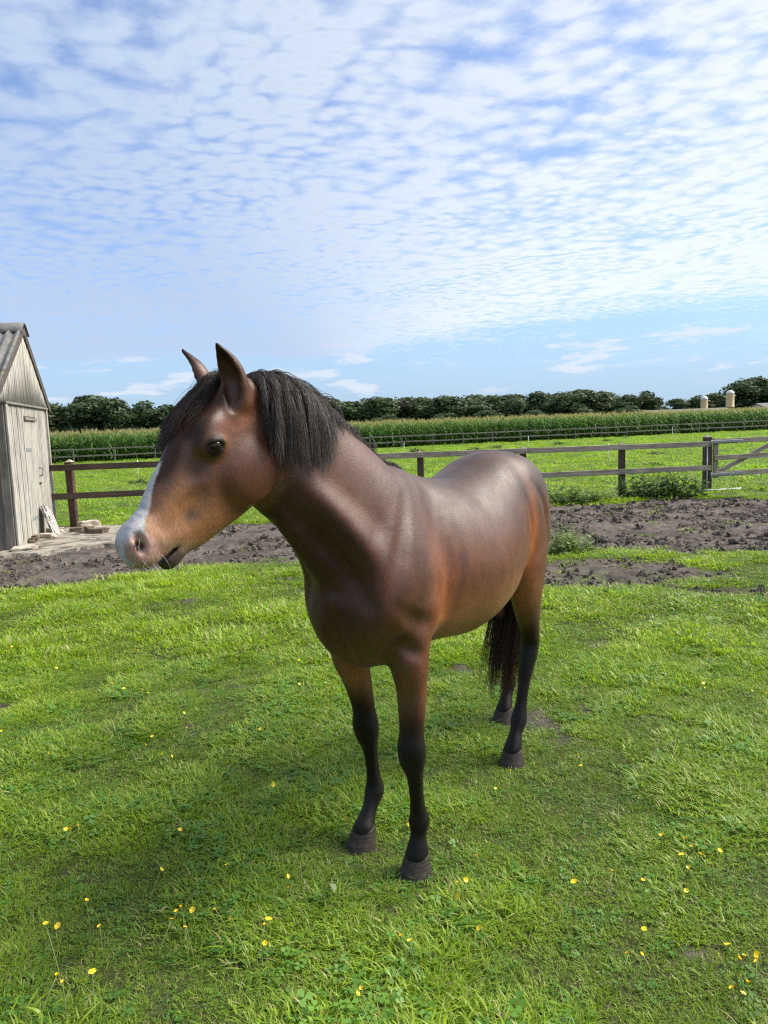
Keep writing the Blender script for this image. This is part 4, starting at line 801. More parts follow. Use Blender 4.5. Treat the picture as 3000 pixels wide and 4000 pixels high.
def smooth_interp(x, xp, fp):
    xx = np.linspace(xp[0], xp[-1], 400); P = np.stack([xp, fp], 1)
    Q = crom(P, 600); o = np.argsort(Q[:, 0]); return np.interp(x, Q[o, 0], Q[o, 1])
def horse_field():
    F = FLD
    # ---- trunk: sections across the body, rump to breast
    S = np.array([  # x, top, bottom, half width, height of the widest point (0..1)
        [-1.440, 1.200, 1.080, 0.030, 0.5], [-1.410, 1.285, 0.980, 0.090, 0.5], [-1.350, 1.360, 0.920, 0.142, 0.50], [-1.25, 1.430, 0.890, 0.186, 0.50],
        [-1.13, 1.478, 0.880, 0.215, 0.48], [-1.00, 1.490, 0.870, 0.232, 0.48], [-0.85, 1.470, 0.820, 0.252, 0.45], [-0.70, 1.430, 0.770, 0.278, 0.43],
        [-0.50, 1.400, 0.745, 0.284, 0.43], [-0.32, 1.420, 0.768, 0.256, 0.43], [-0.14, 1.458, 0.788, 0.218, 0.42], [0.00, 1.440, 0.770, 0.196, 0.44],
        [0.12, 1.360, 0.810, 0.172, 0.46], [0.20, 1.260, 0.890, 0.140, 0.48], [0.250, 1.150, 0.960, 0.09, 0.5], [0.275, 1.08, 1.0, 0.03, 0.5]])
    sl, X, Y, Z = F.sub(V(-1.6, -0.45, 0.5), V(0.42, 0.43, 1.65))
    x = X[:, 0, 0]
    g = [smooth_interp(x, S[:, 0], S[:, i])[:, None, None] for i in range(1, 5)]
    top, bot, hw, wf = g
    zc = bot+(top-bot)*wf
    ru = np.maximum(top-zc, .012); rd = np.maximum(zc-bot, .012); hw = np.maximum(hw, .012)
    over = np.maximum(np.maximum(X-0.275, -1.44-X), 0)
    qz = Z-zc; rz = np.where(qz > 0, ru, rd)
    ex = np.where(qz > 0, 1.9+0.55*np.clip((-0.5-X)/0.35, 0, 1)*np.clip((X+1.5)/0.3, 0, 1), 2.15)
    wth = np.exp(-((X+0.10)/0.16)**2)           # the withers are a narrow ridge
    ex = ex-np.where(qz > 0, 0.35*wth, 0)
    rho = ((np.abs(Y)/hw)**ex+(np.abs(qz)/rz)**ex)**(1/ex)
    le = np.sqrt(Y**2+qz**2)
    d = np.where(rho > 1e-3, le*(1-1/np.maximum(rho, 1e-3)), -np.minimum(hw, rz))
    d = np.maximum(d, -0.2)+over
    F.put(sl, d.astype(np.float32), 0.01)
    # spine groove over the croup
    # ---- fore quarters
    for sg in (1, -1):
        F.ell(V(0.03, .115*sg, 1.07), (.15, .085, .22), .10, rot_y(-18))
        F.ell(V(0.13, .108*sg, 1.04), (.115, .078, .14), .06)          # point of shoulder
        F.ell(V(0.185, .062*sg, 0.96), (.075, .066, .11), .05)       # pectoral
        F.ell(V(-0.03, .138*sg, .98), (.065, .065, .12), .05)            # triceps
        F.ell(V(.045 if sg > 0 else .01, .140*sg, .82), (.066, .062, .13), .05)          # extensor of the forearm
        F.ell(V(-1.10, .118*sg, 1.21), (.23, .108, .22), .07, rot_y(20))   # gluteal
        F.ell(V(-1.28, .098*sg, 1.06), (.115, .092, .26), .06, rot_y(12)) # hamstring
    F.ell(V(0.12, 0, .87), (.09, .09, .08), .06); F.ell(V(.185, 0, 1.03), (.095, .10, .13), .08)
    # ---- hind quarters and legs
    f = V(1, 0, 0)
    def leg(rows, k=.03, n=40):
        a = np.array(rows); F.tube(a[:, :3], np.tile(f, (len(a), 1)), a[:, 3], a[:, 4], a[:, 5], k=k, n=n)
    leg([[-.005, .138, .98, .078, .11, .085], [.016, .138, .86, .066, .078, .048], [.03, .142, .74, .057, .060, .052], [.035, .142, .63, .050, .050, .050],
         [.04, .140, .545, .044, .042, .044], [.045, .140, .485, .0525, .049, .046], [.042, .140, .43, .0475, .041, .047], [.03, .140, .375, .031, .027, .036],
         [.024, .140, .30, .0250, .023, .034], [.016, .140, .235, .029, .026, .036], [.012, .140, .195, .0385, .034, .048], [.018, .140, .15, .029, .028, .033],
         [.026, .140, .11, .037, .035, .036], [.03, .140, .072, .0455, .045, .044], [.03, .140, .045, .042, .043, .041]])
    leg([[-.01, -.140, .98, .080, .11, .10], [-.01, -.143, .86, .074, .085, .078], [-.02, -.141, .74, .062, .064, .066], [-.05, -.137, .63, .050, .050, .054],
         [-.07, -.135, .545, .044, .042, .044], [-.078, -.135, .485, .0525, .049, .046], [-.085, -.135, .43, .0475, .041, .047], [-.098, -.134, .375, .031, .027, .036],
         [-.108, -.133, .30, .0250, .023, .034], [-.114, -.132, .235, .029, .026, .036], [-.114, -.132, .19, .0385, .034, .048], [-.085, -.132, .145, .029, .028, .033],
         [-.055, -.132, .105, .034, .032, .033], [-.035, -.132, .072, .0455, .045, .044], [-.035, -.132, .045, .042, .043, .041]])
    leg([[-1.09, .130, 1.10, .105, .18, .20], [-1.07, .145, .95, .092, .145, .17], [-1.07, .148, .82, .074, .105, .125], [-1.095, .146, .71, .058, .075, .082],
         [-1.125, .142, .62, .046, .054, .062], [-1.140, .138, .55, .043, .047, .066], [-1.125, .133, .49, .043, .046, .062], [-1.10, .131, .43, .036, .038, .044],
         [-1.075, .128, .36, .028, .028, .035], [-1.045, .124, .27, .027, .026, .035], [-1.02, .120, .20, .0385, .034, .048], [-.988, .119, .15, .030, .029, .033],
         [-.962, .118, .11, .037, .035, .036], [-.945, .117, .072, .0445, .044, .043], [-.945, .117, .045, .042, .043, .041]], n=44)
    leg([[-1.10, -.130, 1.10, .105, .18, .20], [-1.13, -.145, .95, .095, .155, .17], [-1.14, -.148, .82, .080, .125, .125], [-1.24, -.145, .71, .062, .085, .080],
         [-1.37, -.135, .62, .050, .058, .060], [-1.455, -.128, .55, .043, .047, .066], [-1.475, -.124, .49, .043, .046, .062], [-1.475, -.120, .43, .036, .038, .044],
         [-1.475, -.118, .36, .028, .028, .035], [-1.475, -.116, .27, .027, .026, .035], [-1.475, -.115, .20, .0385, .034, .048], [-1.45, -.115, .15, .030, .029, .033],
         [-1.425, -.115, .11, .037, .035, .036], [-1.405, -.115, .072, .0445, .044, .043], [-1.405, -.115, .045, .042, .043, .041]], n=44)
    F.ell(V(-1.205, .138, .545), (.03, .024, .05), .025, rot_y(-20)); F.ell(V(-1.54, -.128, .545), (.03, .024, .05), .025, rot_y(-10))   # points of hock
    F.tube([V(-.88, .278, 1.30), V(-.925, .272, 1.12), V(-.915, .262, .96), V(-.87, .23, .83)], [V(0, 1, 0)]*4, np.array([.020]*4), np.array([.03]*4), np.array([.03, .034, .036, .03]), k=.035, n=14, mode='cut')   # flank fold
    for sg in (1, -1):
        F.tube([V(-.23, .240*sg, 1.28), V(-.20, .256*sg, 1.12), V(-.15, .232*sg, .93)], [V(0, sg, 0)]*3, np.array([.02]*3), np.array([.02]*3), np.array([.02]*3), k=.05, n=10, mode='cut')    # behind the elbow
    # ---- neck
    top = [V(-.14, 0, 1.455), V(-.02, -.002, 1.502), V(.10, -.012, 1.585), V(.28, -.04, 1.705), V(.45, -.080, 1.785), V(.54, -.105, 1.785)]
    bot = [V(.12, 0, .98), V(.225, -.01, 1.05), V(.335, -.05, 1.19), V(.445, -.085, 1.33), V(.53, -.105, 1.43), V(.62, -.130, 1.545)]
    F.loft(top, bot, [.165, .150, .120, .086, .066, .052], k=.05, n=36)
    for sg in (1, -1):                          # brachiocephalic muscle beside the windpipe
        F.tube([V(.08, .085*sg, 1.02), V(.17, .095*sg-.01, 1.16), V(.27, .065*sg-.03, 1.30), V(.37, .045*sg-.07, 1.42), V(.47, .022*sg-.095, 1.54)], [V(1, 0, 1)]*5, np.array([.06, .06, .048, .036, .024]), np.array([.08, .08, .07, .055, .04]), np.array([.08, .08, .07, .055, .04]), k=.06, n=18)
    for sg in (1, -1):                          # furrows between the muscles
        for pts, r_, dep in (([(.47, .01*sg-.08, 1.42), (.37, .045*sg-.04, 1.29), (.28, .09*sg-.02, 1.15), (.23, .12*sg, 1.03)], .022, .012),
                             ([(.0, .16*sg, 1.42), (.09, .17*sg, 1.28), (.16, .17*sg, 1.14), (.19, .16*sg, 1.02)], .030, .007),
                             ([(-.17, .2*sg, 1.28), (-.15, .2*sg, 1.12), (-.115, .2*sg, .99), (-.05, .2*sg, .89)], .028, .009),
                             ([(.17, .17*sg, 1.03), (.09, .2*sg, .97), (-.01, .2*sg, .93)], .026, .006),
                             ([(.13, .12*sg, .93), (.10, .17*sg, .87), (.05, .2*sg, .83)], .022, .010),
                             ([(-1.00, .24*sg, 1.36), (-1.10, .24*sg, 1.22), (-1.18, .22*sg, 1.04), (-1.19, .2*sg, .90)], .030, .010),
                             ([(-1.27, .2*sg, 1.25), (-1.31, .2*sg, 1.08), (-1.30, .2*sg, .92)], .026, .008)):
            F.groove([V(*p) for p in pts], r_, dep)
    F.groove([V(.30, -.01, 1.10), V(.29, 0, 1.0), V(.25, 0, .90), V(.18, 0, .80)], .022, .016)
    # ---- head
    sec = [((.00, .030), (.11, -.140), .068), ((.09, .066), (.19, -.205), .082), ((.18, .083), (.265, -.238), .084), ((.27, .087), (.335, -.218), .077),
           ((.36, .083), (.40, -.184), .066), ((.44, .081), (.465, -.148), .056), ((.51, .079), (.515, -.102), .049), ((.555, .074), (.555, -.050), .047), ((.590, .048), (.597, -.034), .037)]
    F.loft([HD(a[0], 0, a[1]) for a, b, c in sec], [HD(b[0], 0, b[1]) for a, b, c in sec], [c for a, b, c in sec], k=.016, n=40, ex=2.2)
    F.tube([HD(.47, 0, -.092), HD(.525, 0, -.084), HD(.572, 0, -.070)], [EV]*3, np.array([.030, .034, .031]), np.array([.025, .024, .017]), np.array([.026, .026, .022]), k=.015, n=10)   # lower lip and chin
    F.ell(HD(.552, 0, -.080), (.042, .034, .028), .015, HEADF)
    F.tube([HD(.51, 0, .038), HD(.558, 0, .034), HD(.594, 0, .010)], [EV]*3, np.array([.042, .048, .042]), np.array([.028, .036, .03]), np.array([.07, .078, .048]), k=.02, n=10)  # muzzle
    for sg in (1, -1):
        F.ell(HD(.238, .052*sg, -.128), (.112, .052, .102), .016, HEADF)        # masseter
        F.tube([HD(.05, .098*sg, -.105), HD(.13, .104*sg, -.200), HD(.215, .098*sg, -.268)], [EW*sg]*3, np.array([.022]*3), np.array([.028]*3), np.array([.042]*3), k=.016, n=12, mode='cut')   # groove behind the jaw
        F.ell(HD(.215, .064*sg, .030), (.060, .028, .038), .035, HEADF)         # brow
        F.ell(HD(.100, .050*sg, .010), (.060, .028, .045), .04, HEADF)
        F.ell(HD(.335, .086*sg, .015), (.06, .018, .03), .035, HEADF, 'cut')     # hollow before the eye
        F.ell(HD(.44, .070*sg, -.035), (.07, .016, .03), .035, HEADF, 'cut')
        # eye socket and lids
        c_, s_ = math.cos(.90), math.sin(.90); EF = np.stack([E1*c_+EV*s_, EW, EV*c_-E1*s_])
        F.ell(HD(.247, .076*sg, .006), (.042, .019, .033), .022, EF)
        F.ell(HD(.247, .100*sg, .004), (.0230, .023, .0112), .004, EF, 'cut')
        ey = HD(.247, 0, .005)
        F.tube([ey+EF[0]*a_+EF[2]*b_+EW*sg*w2 for a_, b_, w2 in ((-.033, .000, .078), (-.017, .0125, .0925), (.003, .0145, .0965), (.020, .0100, .090), (.034, .000, .078))], [EW]*5, np.array([.0065]*5), np.array([.006]*5), np.array([.006]*5), k=.010, n=16)   # upper lid
        F.tube([ey+EF[0]*a_+EF[2]*b_+EW*sg*w2 for a_, b_, w2 in ((-.030, -.006, .079), (.0, -.0145, .088), (.030, -.005, .079))], [EW]*3, np.array([.0055]*3), np.array([.005]*3), np.array([.005]*3), k=.010, n=12)   # lower lid
        # nostril
        F.ell(HD(.566, .031*sg, .026), (.050, .022, .044), .025, HEADF)
        F.ell(HD(.552, .023*sg, -.014), (.058, .024, .036), .022, HEADF)      # side of the upper lip
        a = math.radians(46); NF = np.stack([E1*math.cos(a)-EV*math.sin(a), EW, EV*math.cos(a)+E1*math.sin(a)])
        F.ell(HD(.574, .058*sg, .036), (.0330, .021, .0125), .009, NF, 'cut')
        F.ell(HD(.562, .052*sg, .056), (.016, .012, .010), .008, HEADF, 'cut')
        # ear: a curled leaf, open to the front and side
        b0 = HD(.080, .068, .014) if sg > 0 else HD(.102, -.078, .034)
        b1 = HD(.008, .092, .146) if sg > 0 else HD(.008, -.096, .150)
        axd = (b1-b0)/np.linalg.norm(b1-b0)
        out = EW*sg; fw = E1*.80+EV*.40+out*.46; fw -= axd*(fw@axd); fw /= np.linalg.norm(fw)
        sd = np.cross(axd, fw)
        cen = [b0-axd*.025-fw*.006, b0*.74+b1*.26-fw*.014, b0*.40+b1*.60-fw*.013, b1+fw*.004]
        F.tube(cen, [fw]*4, np.array([.033, .038, .031, .006]), np.array([.030, .031, .023, .006]), np.array([.032, .034, .025, .005]), k=.02, n=18)
        cut = [c+fw*o for c, o in zip(cen, (.050, .022, .016, .010))]
        F.tube(cut, [fw]*4, np.array([.011, .027, .023, .003]), np.array([.022, .026, .023, .003]), np.array([.012, .027, .020, .002]), k=.005, n=18, mode='cut')
    # mouth
    F.tube([HD(.530, 0, -.068), HD(.570, 0, -.055), HD(.64, 0, -.047)], [EV]*3, np.array([.05, .06, .06]), np.array([.005, .0055, .006]), np.array([.005, .0055, .006]), k=.004, n=10, mode='cut')
def rot_y(deg):
    a = math.radians(deg); return np.array([[math.cos(a), 0, math.sin(a)], [0, 1, 0], [-math.sin(a), 0, math.cos(a)]])
horse_field()
hv, hq = FLD.mesh()
horse = tag(empty('horse', HORSE_AT, HORSE_ROT), 'bay horse with black mane, black legs and a white blaze standing in the paddock', 'horse')
body_me = npmesh('horse_body', hv, hq, True)
def sst(x, a, b): t = np.clip((x-a)/(b-a), 0, 1); return t*t*(3-2*t)
def lerp(c, col, m): return c*(1-m[:, None])+np.array(col)*m[:, None]
_g = np.random.default_rng(3).random((24, 24, 24))
def vnoise(p, sc):                               # value noise for the coat pattern
    q = p*sc; i = np.floor(q).astype(int); f = q-i; f = f*f*(3-2*f); r = 0
    for a in (0, 1):
        for b in (0, 1):
            for c in (0, 1):
                wgt = (f[:, 0] if a else 1-f[:, 0])*(f[:, 1] if b else 1-f[:, 1])*(f[:, 2] if c else 1-f[:, 2])
                r = r+wgt*_g[(i[:, 0]+a) % 24, (i[:, 1]+b) % 24, (i[:, 2]+c) % 24]
    return r
def coat(p):
    x, y, z = p.T
    n1 = vnoise(p, 6.0)-.5; n2 = vnoise(p+5, 17.0)-.5; n3 = vnoise(p+9, 60.0)-.5
    c = np.tile(np.array([.145, .066, .032]), (len(p), 1))
    c = lerp(c, (.070, .043, .031), sst(z+.1*n1, 1.10, 1.38)*sst(-x, -.3, .1))            # darker back
    c = lerp(c, (.092, .042, .021), sst(x+.08*n1, -.04, .16)*sst(z, .8, 1.0)*(1-sst(z, 1.25, 1.5)*.3))   # breast, brown coat darkened further to carry its shade
    c = lerp(c, (.400, .225, .110), sst(-z+.08*n1, -1.04, -.80)*sst(x, -1.1, -.85)*(1-sst(x, -.16, -.05)))  # belly
    c = lerp(c, (.32, .115, .028), .75*np.exp(-(((x+.09)/.085)**2+((z-.97)/.16)**2)))         # behind the elbow
    c = lerp(c, (.36, .135, .036), .95*np.exp(-(((x+.955)/.05)**2+((z-1.05)/.26)**2)))         # flank fold, grazing light painted as an orange edge
    c = lerp(c, (.09, .042, .020), sst(-x+.04*n1, 1.02, 1.2)*sst(-z, -1.2, -.85)*.8)         # gaskin
    c = lerp(c, (.058, .031, .020), sst(x, .2, .32)*(1-sst(z-.95*(x-.33)+.03*n1, 1.28, 1.40))*.8)      # under the neck, dark coat with shade added to its colour
    c = lerp(c, (.165, .075, .036), .7*np.exp(-(((z-.95*(x-.33)-1.46+.04*n2)/.07)**2))*sst(x, .15, .3)*(1-sst(x, .5, .58)))
    legf = sst(-z+.06*n1+.03*n2, -.74, -.50); legh = sst(-z+.06*n1+.03*n2, -.82, -.52)
    blk = np.where(x > -.5, legf, legh)*(np.abs(y) < .3)
    c = lerp(c, (.42, .200, .085), .85*np.exp(-(((x+.0)/.09)**2+((z-.71)/.07)**2))*sst(y, -.175, -.13)*(y < -.05))  # inside of the right forearm
    c = lerp(c, (.011, .010, .010), blk)
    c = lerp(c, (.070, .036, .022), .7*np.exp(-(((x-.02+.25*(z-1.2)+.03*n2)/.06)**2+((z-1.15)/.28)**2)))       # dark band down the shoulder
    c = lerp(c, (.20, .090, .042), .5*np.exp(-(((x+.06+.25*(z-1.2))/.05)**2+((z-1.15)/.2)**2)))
    # dark dorsal stripe
    c = lerp(c, (.05, .03, .022), .5*np.exp(-(y/.03)**2)*sst(z, 1.3, 1.4)*sst(-x, .2, .5))
    # ---- head
    q = p-POLL; u = q@E1; w_ = q@EW; v_ = q@EV
    hd = sst(u, .06, .12)*sst(v_, -.30, -.24)*(x > .45)
    h = np.tile(np.array([.165, .078, .038]), (len(p), 1))
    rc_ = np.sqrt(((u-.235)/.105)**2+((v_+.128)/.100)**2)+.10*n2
    h = lerp(h, (.36, .215, .112), .9*sst(u+.03*n1, .32, .42)*(1-sst(v_+.02*n2, .02, .055)))              # mealy lower face
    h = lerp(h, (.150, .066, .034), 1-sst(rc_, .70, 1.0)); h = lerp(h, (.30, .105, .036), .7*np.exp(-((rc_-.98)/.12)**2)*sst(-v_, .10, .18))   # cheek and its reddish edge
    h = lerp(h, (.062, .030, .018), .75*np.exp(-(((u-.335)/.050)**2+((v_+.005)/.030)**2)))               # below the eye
    h = lerp(h, (.048, .023, .014), sst(v_+.05*n2-.12*(u-.2), .010, .055)*(1-sst(u+.02*n1, .40, .47)))      # dark forehead
    h = lerp(h, (.26, .115, .048), .7*np.exp(-(((u-.13)/.05)**2+((v_+.04)/.03)**2)))
    h = lerp(h, (.17, .075, .035), .6*np.exp(-(((u-.19)/.03)**2+((v_-.025)/.025)**2)))
    h = lerp(h, (.40, .28, .19), sst(u+.02*n1, .45, .53))
    h = lerp(h, (.070, .060, .050), .8*np.exp(-(((u-.435)/.022)**2+((v_+.052)/.020)**2)))
    h = lerp(h, (.24, .21, .18), sst(u-.3*(v_+.06)+.02*n2, .50, .55)*(v_ < .03))
    # blaze and white nose
    h = lerp(h, (.14, .055, .024), .6*np.exp(-(((u-.20)/.06)**2+((v_+.20)/.03)**2)))
    half = np.interp(u, [.34, .38, .44, .50, .55], [.002, .012, .026, .036, .058])+.008*n2+.004*n3
    wm = sst(half-np.abs(w_), -.003, .003)*sst(v_, .02, .035)*sst(u, .34, .36)
    wm = np.maximum(wm, sst(u+.35*v_+.012*n2, .575, .590)*(v_ > -.055))
    h = lerp(h, (.74, .72, .71), wm)
    dn = np.sqrt(((u-.580)/.042)**2+((v_-.026)/.044)**2)
    h = lerp(h, (.70, .42, .34), (1-sst(dn+.25*n2, .75, 1.15))*(np.abs(w_) > .024))
    h = lerp(h, (.74, .44, .34), sst(u+.02*n2, .552, .575)*(1-sst(v_+.01*n2, -.004, .014))*(v_ > -.055))
    h = lerp(h, (.05, .040, .038), (1-sst(np.sqrt(((u-.580)/.030)**2+((v_-.036)/.034)**2), .35, .6))*(np.abs(w_) < .050))
    h = lerp(h, (.10, .088, .078), sst(-v_+.008*n2, .050, .058)*sst(u, .525, .545))
    h = lerp(h, (.035, .030, .028), sst(u, .575, .595)*sst(-v_, .052, .058))
    de = np.sqrt(((u-.247)/.030)**2+((v_-.005)/.028)**2)
    h = lerp(h, (.020, .014, .012), (1-sst(de, .8, 1.35)))
    c = c*(1-hd[:, None])+h*hd[:, None]
    # ears
    er = sst(z, 1.80, 1.83)*(np.abs(w_) > .03)
    c = lerp(c, (.050, .030, .020), er); c = lerp(c, (.016, .012, .011), sst(z, 1.845, 1.875)*er)
    c = c*np.where(c[:, :1] < .5, np.array([1.30, .98, .72]), 1.0)
    return np.clip((c**1.06)*(.88+.22*n2+.10*n3)[:, None], .005, 1)
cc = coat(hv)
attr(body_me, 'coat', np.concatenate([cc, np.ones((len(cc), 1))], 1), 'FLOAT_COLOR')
m, nt, b = material('horse_coat')
co = nt.node('ShaderNodeTexCoord').outputs['Object']
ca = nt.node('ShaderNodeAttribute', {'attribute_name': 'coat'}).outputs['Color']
hair = nt.noise(nt.scale(co, (1, 1, .25)), 300, 3, .7); dust = nt.noise(co, 55, 4, .65); lumps = nt.noise(co, 14, 4, .55); vein = nt.noise(co, 38, 3, .5, 1.0)
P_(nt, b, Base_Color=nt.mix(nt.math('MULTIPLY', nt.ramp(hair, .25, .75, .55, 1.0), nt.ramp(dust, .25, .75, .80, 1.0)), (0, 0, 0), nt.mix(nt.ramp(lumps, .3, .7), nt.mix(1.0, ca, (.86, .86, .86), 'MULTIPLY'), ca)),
   Roughness=nt.ramp(lumps, .3, .7, .42, .52), Specular_IOR_Level=nt.ramp(nt.node('ShaderNodeRGBToBW', None, i0=ca).outputs[0], .015, .06, .22, .58), Sheen_Weight=.03, Sheen_Roughness=.4, Sheen_Tint=(.9, .85, .8, 1))
n1_ = nt.node('ShaderNodeBump', None, Strength=.10, Distance=.012, Height=lumps)
n2_ = nt.node('ShaderNodeBump', None, Strength=.5, Distance=.002, Height=hair, Normal=n1_.outputs[0]); nt.l.new(n2_.outputs[0], b.inputs['Normal'])
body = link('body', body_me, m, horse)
sm = body.modifiers.new('smooth', 'SMOOTH'); sm.factor = .5; sm.iterations = 3
# hooves
mh, nt, b = material('hoof_horn')
co = nt.node('ShaderNodeTexCoord').outputs['Object']
rings = nt.noise(nt.scale(co, (6, 6, 260)), 1.0, 3, .6); blot = nt.noise(co, 45, 4, .6)
P_(nt, b, Base_Color=nt.mix(nt.ramp(rings, .35, .65), (.020, .016, .013), nt.mix(nt.ramp(blot, .35, .7), (.032, .026, .022), (.070, .055, .044))), Roughness=.6, Specular_IOR_Level=.22)
bump(nt, b, rings, .3, .001)
def hoof_mesh():
    nr, ns = 12, 28; v = []
    for i in range(nr):
        t = i/(nr-1); z = .004+t*.080
        g = 1+.004*math.sin(t*19)+.003*math.sin(t*37)
        cx = .026*(1-t); ra = (.066*(1-t)+.0435*t)*g; rb = (.062*(1-t)+.0440*t)*g
        for k in range(ns):
            a = 2*math.pi*k/ns; c_, s_ = math.cos(a), math.sin(a)
            heel = .80 if c_ < 0 else 1.0
            v.append((cx+ra*c_*heel, rb*s_*(1-.10*max(0, c_)**3), z+.010*c_*-t))
    for k in range(ns):
        a = 2*math.pi*k/ns; v.append((.030*math.cos(a), .030*math.sin(a), .084))
    n = len(v); f = []
    for i in range(nr):
        for k in range(ns): f.append((i*ns+k, i*ns+(k+1) % ns, (i+1)*ns+(k+1) % ns, (i+1)*ns+k))
    me = npmesh('hoof', v, [np.array(f), np.array([list(range(ns))[::-1]])], True); return me
hm = hoof_mesh()
for (x, y, r) in ((.03, .14, 4), (-.035, -.132, -6), (-.945, .117, 6), (-1.405, -.115, -4)):
    link('hoof', hm, mh, horse, (x, y, 0), (0, 0, math.radians(r)))
# eyes
me_, nt, b = material('eye_glaze')
P_(nt, b, Base_Color=(.010, .006, .004), Roughness=.10, Specular_IOR_Level=.35)
bm = bmesh.new(); bmesh.ops.create_uvsphere(bm, u_segments=24, v_segments=16, radius=.0235)
for f in bm.faces: f.smooth = True
em = bpy.data.meshes.new('eye'); bm.to_mesh(em); bm.free()
for sg in (1, -1): link('eye', em, me_, horse, tuple(HD(.247, .0785*sg, .004)))
# ------------------------------------------------------------------ hair
def grow(root, d0, length, layer, steps, stiff, drift=None, seed=1, grav=1.0, zmin=-1.0):
    r = np.random.default_rng(seed); P = [root.copy()]; d = d0/np.linalg.norm(d0, axis=1)[:, None]
    h = (length/steps)[:, None]; p = root.copy()
    for i in range(steps):
        t = i/steps
        pull = np.tile(np.array([0, 0, -1.]), (len(p), 1))*grav
        if drift is not None: pull = pull+drift
        k = (1-stiff*(1-t)**1.5)[:, None] if np.ndim(stiff) else 1-stiff*(1-t)**1.5
        d = d*(1-.38*k)+pull*.38*k+r.normal(0, .045, d.shape); d /= np.linalg.norm(d, axis=1)[:, None]
        p = p+d*h
        for _ in range(2):
            D, G = FLD.at(p); off = layer*(.35+.65*min(1, t*4)); need = np.clip(off-D, 0, .03)*(p[:, 2] > zmin)
            p = p+G*need[:, None]
        P.append(p.copy())
    return np.stack(P, 1)
def kids(G, n, spread, r0, seed, tip=.35, frizz=.0025, lenvar=.3):
    r = np.random.default_rng(seed); N, S, _ = G.shape; t = np.linspace(0, 1, S)
    out = np.repeat(G, n, 0)
    o = r.normal(0, spread, (N*n, 1, 3)); env = ((1-t)*(1-tip)+tip)[None, :, None]*np.minimum(1, .3+t*4)[None, :, None]
    ph = r.uniform(0, 6.28, (N*n, 3)); fq = r.uniform(3, 9, (N*n, 1))
    wav = np.stack([np.sin(ph[:, [c]]+t[None]*fq) for c in range(3)], 2)*frizz*t[None, :, None]
    out = out+o*env+wav
    f = 1-lenvar*r.random(N*n)**2                # shorter strands: resample
    idx = f[:, None]*t[None]*(S-1); i = np.clip(idx.astype(int), 0, S-2); w1 = (idx-i)[..., None]
    ar = np.arange(N*n)[:, None]; return out[ar, i]*(1-w1)+out[ar, i+1]*w1
def strands_mesh(name, P, r0, seed=0):
    N, S, _ = P.shape; T = np.gradient(P, axis=1); T /= np.maximum(np.linalg.norm(T, axis=2), 1e-9)[..., None]
    rr = np.random.default_rng(seed); ref = rr.normal(0, 1, (N, 1, 3)); A1 = np.cross(T, ref); A1 /= np.linalg.norm(A1, axis=2)[..., None]; B1 = np.cross(T, A1)
    t = np.linspace(0, 1, S); rad = (r0*(1-.75*t**1.5))[None, :, None]*rr.uniform(.7, 1.3, (N, 1, 1))
    ring = [P+(A1*math.cos(a)+B1*math.sin(a))*rad for a in (0, 2.0944, 4.1888)]
    v = np.stack(ring, 2).reshape(-1, 3)
    base = (np.arange(N)[:, None]*S+np.arange(S-1)[None])*3; q = []
    for k in range(3):
        k2 = (k+1) % 3; q.append(np.stack([base+k, base+k2, base+3+k2, base+3+k], -1).reshape(-1, 4))
    me = npmesh(name, v, np.concatenate(q), True)
    attr(me, 'tone', np.repeat(rr.random(N), S*3)); attr(me, 'along', np.tile(np.repeat(t, 3), N))
    return me
def hair_mat(name, dark, light, tipc=None):
    m, nt, b = material(name)
    tn = nt.node('ShaderNodeAttribute', {'attribute_name': 'tone'}).outputs['Fac']; al = nt.node('ShaderNodeAttribute', {'attribute_name': 'along'}).outputs['Fac']
    c = nt.mix(nt.math('POWER', tn, 2.0), dark, light)
    if tipc: c = nt.mix(nt.math('MULTIPLY', nt.ramp(al, .45, 1.0), .8), c, tipc)
    P_(nt, b, Base_Color=c, Roughness=.52, Specular_IOR_Level=.42); return m
rg = np.random.default_rng(11)
# mane
MT = crom([V(.555, -.103, 1.775), V(.45, -.080, 1.785), V(.28, -.04, 1.705), V(.10, -.012, 1.590), V(-.02, -.002, 1.505), V(-.13, 0, 1.462)], 200)
NG = 620
t = np.concatenate([(.06+.31*rg.random(470)), .34+.66*rg.random(150)]); i = np.clip((t*199).astype(int), 0, 198)
root = MT[i]+np.stack([rg.normal(0, .004, NG), rg.normal(0.004, .011, NG), rg.normal(-.004, .003, NG)], 1)
tan = np.gradient(MT, axis=0)[i]; tan /= np.linalg.norm(tan, axis=1)[:, None]
d0 = tan*(.12-.2*t)[:, None]+np.stack([.10+0*t, .80+0*t+rg.normal(0, .12, NG), np.interp(t, [0, .45, .6], [.10, .10, .08])], 1)+rg.normal(0, .13, (NG, 3))
d0[rg.random(NG) < .16] += np.array([-.75, -.15, .15])                       # locks swept back along the crest
Lm = np.interp(t, [0, .20, .34, .40, .47, .60, 1], [.27, .33, .31, .20, .09, .045, .025])*rg.uniform(.45, 1.14, NG)
gd = grow(root, d0, Lm, rg.uniform(.002, .015, NG)*np.interp(t, [0, .36, .5, 1], [1, 1, .5, .2]), 16, np.full(NG, .55), np.stack([.14+0*t, .04+0*t, 0*t], 1), 5)
mane_m = hair_mat('mane_hair', (.022, .018, .017), (.120, .098, .088))
link('mane', strands_mesh('mane', kids(gd, 18, .0050, .001, 6, frizz=.007, lenvar=.5), .00062, 1), mane_m, horse)
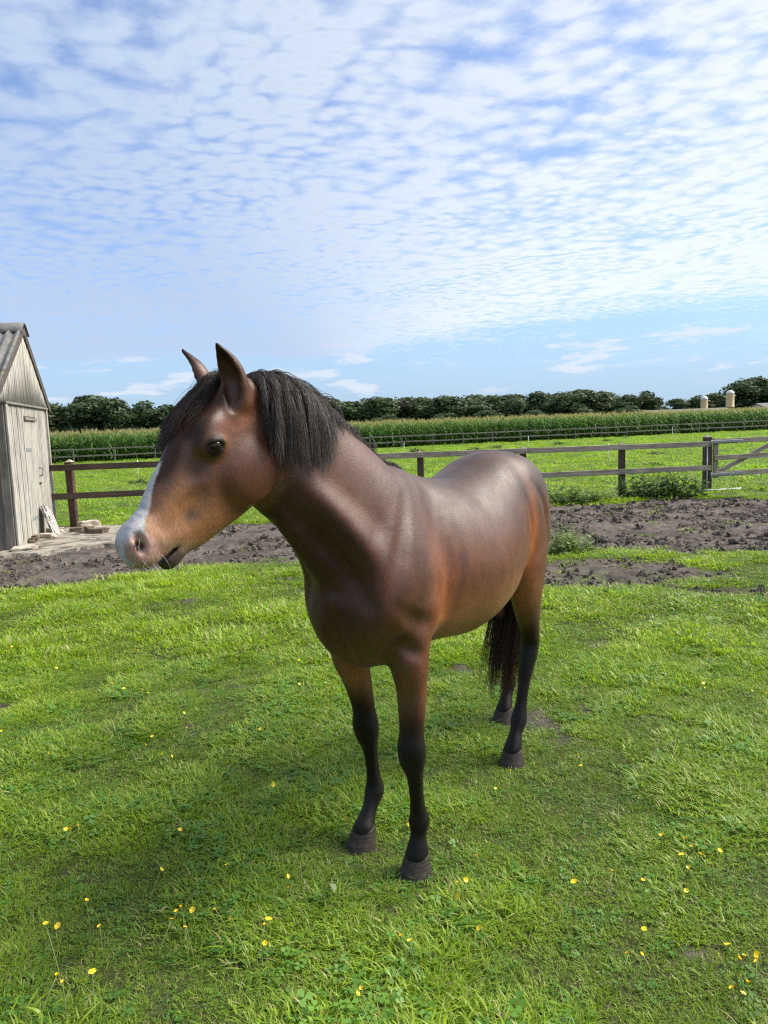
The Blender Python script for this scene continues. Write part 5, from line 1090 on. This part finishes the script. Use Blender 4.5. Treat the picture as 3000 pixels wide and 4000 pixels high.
# forelock
NF_ = 230; ww = rg.uniform(-1, .42, NF_)
root = np.stack([HD(a, b_, c_) for a, b_, c_ in zip(rg.uniform(-.01, .085, NF_), ww*.046, rg.uniform(.03, .045, NF_)+.02*(1-ww**2))])
D, G = FLD.at(root); root = root-G*np.clip(D+.004, -.05, .05)[:, None]
d0 = E1[None]*.95+EV[None]*.38+EW[None]*(ww*.42-.10)[:, None]+rg.normal(0, .16, (NF_, 3))
Lf = np.where(ww > .25, rg.uniform(.12, .19, NF_), rg.uniform(.18, .27, NF_))
gd = grow(root, d0, Lf, rg.uniform(.004, .024, NF_), 14, np.full(NF_, .75), np.tile(E1*.35-EW*.10+EV*.10, (NF_, 1)), 8, .55)
link('forelock', strands_mesh('forelock', kids(gd, 18, .0054, .001, 9, tip=.6, frizz=.007), .00065, 2), hair_mat('forelock_hair', (.010, .008, .008), (.045, .028, .020), (.050, .028, .017)), horse)
# tail
NT_ = 210; a = rg.uniform(0, 6.28, NT_); rr_ = .032*np.sqrt(rg.random(NT_))
root = np.stack([-1.415+.3*rr_*np.cos(a), -.03+rr_*np.sin(a), 1.22+rr_*np.cos(a)-.02*rg.random(NT_)], 1)
gd = grow(root, np.stack([-.45+0*a, .25*np.sin(a), -.5+.2*np.cos(a)], 1)+rg.normal(0, .08, (NT_, 3)), rg.uniform(.86, 1.10, NT_), rg.uniform(.003, .020, NT_), 22, np.full(NT_, .25), np.stack([.15+.015*np.cos(a), -.095+.010*np.sin(a), 0*a], 1), 10, zmin=.99)
link('tail', strands_mesh('tail', kids(gd, 14, .0055, .001, 12, tip=.8, frizz=.006), .0012, 3), hair_mat('tail_hair', (.010, .008, .008), (.024, .015, .011), (.075, .028, .011)), horse)
# whiskers
NW = 26
root = np.stack([HD(a_, b_, c_) for a_, b_, c_ in zip(rg.uniform(.55, .615, NW), rg.choice([-1, 1], NW)*rg.uniform(.03, .05, NW), rg.uniform(-.04, .05, NW))])
D, G = FLD.at(root); root = root-G*np.clip(D, -.05, .05)[:, None]
gd = grow(root, G+rg.normal(0, .35, (NW, 3))+E1*.2, rg.uniform(.02, .06, NW), np.full(NW, .001), 6, np.full(NW, .95), None, 3, .3)
link('whiskers', strands_mesh('whiskers', gd, .00035, 4), simple('whisker_hair', (.6, .55, .5), .5), horse)
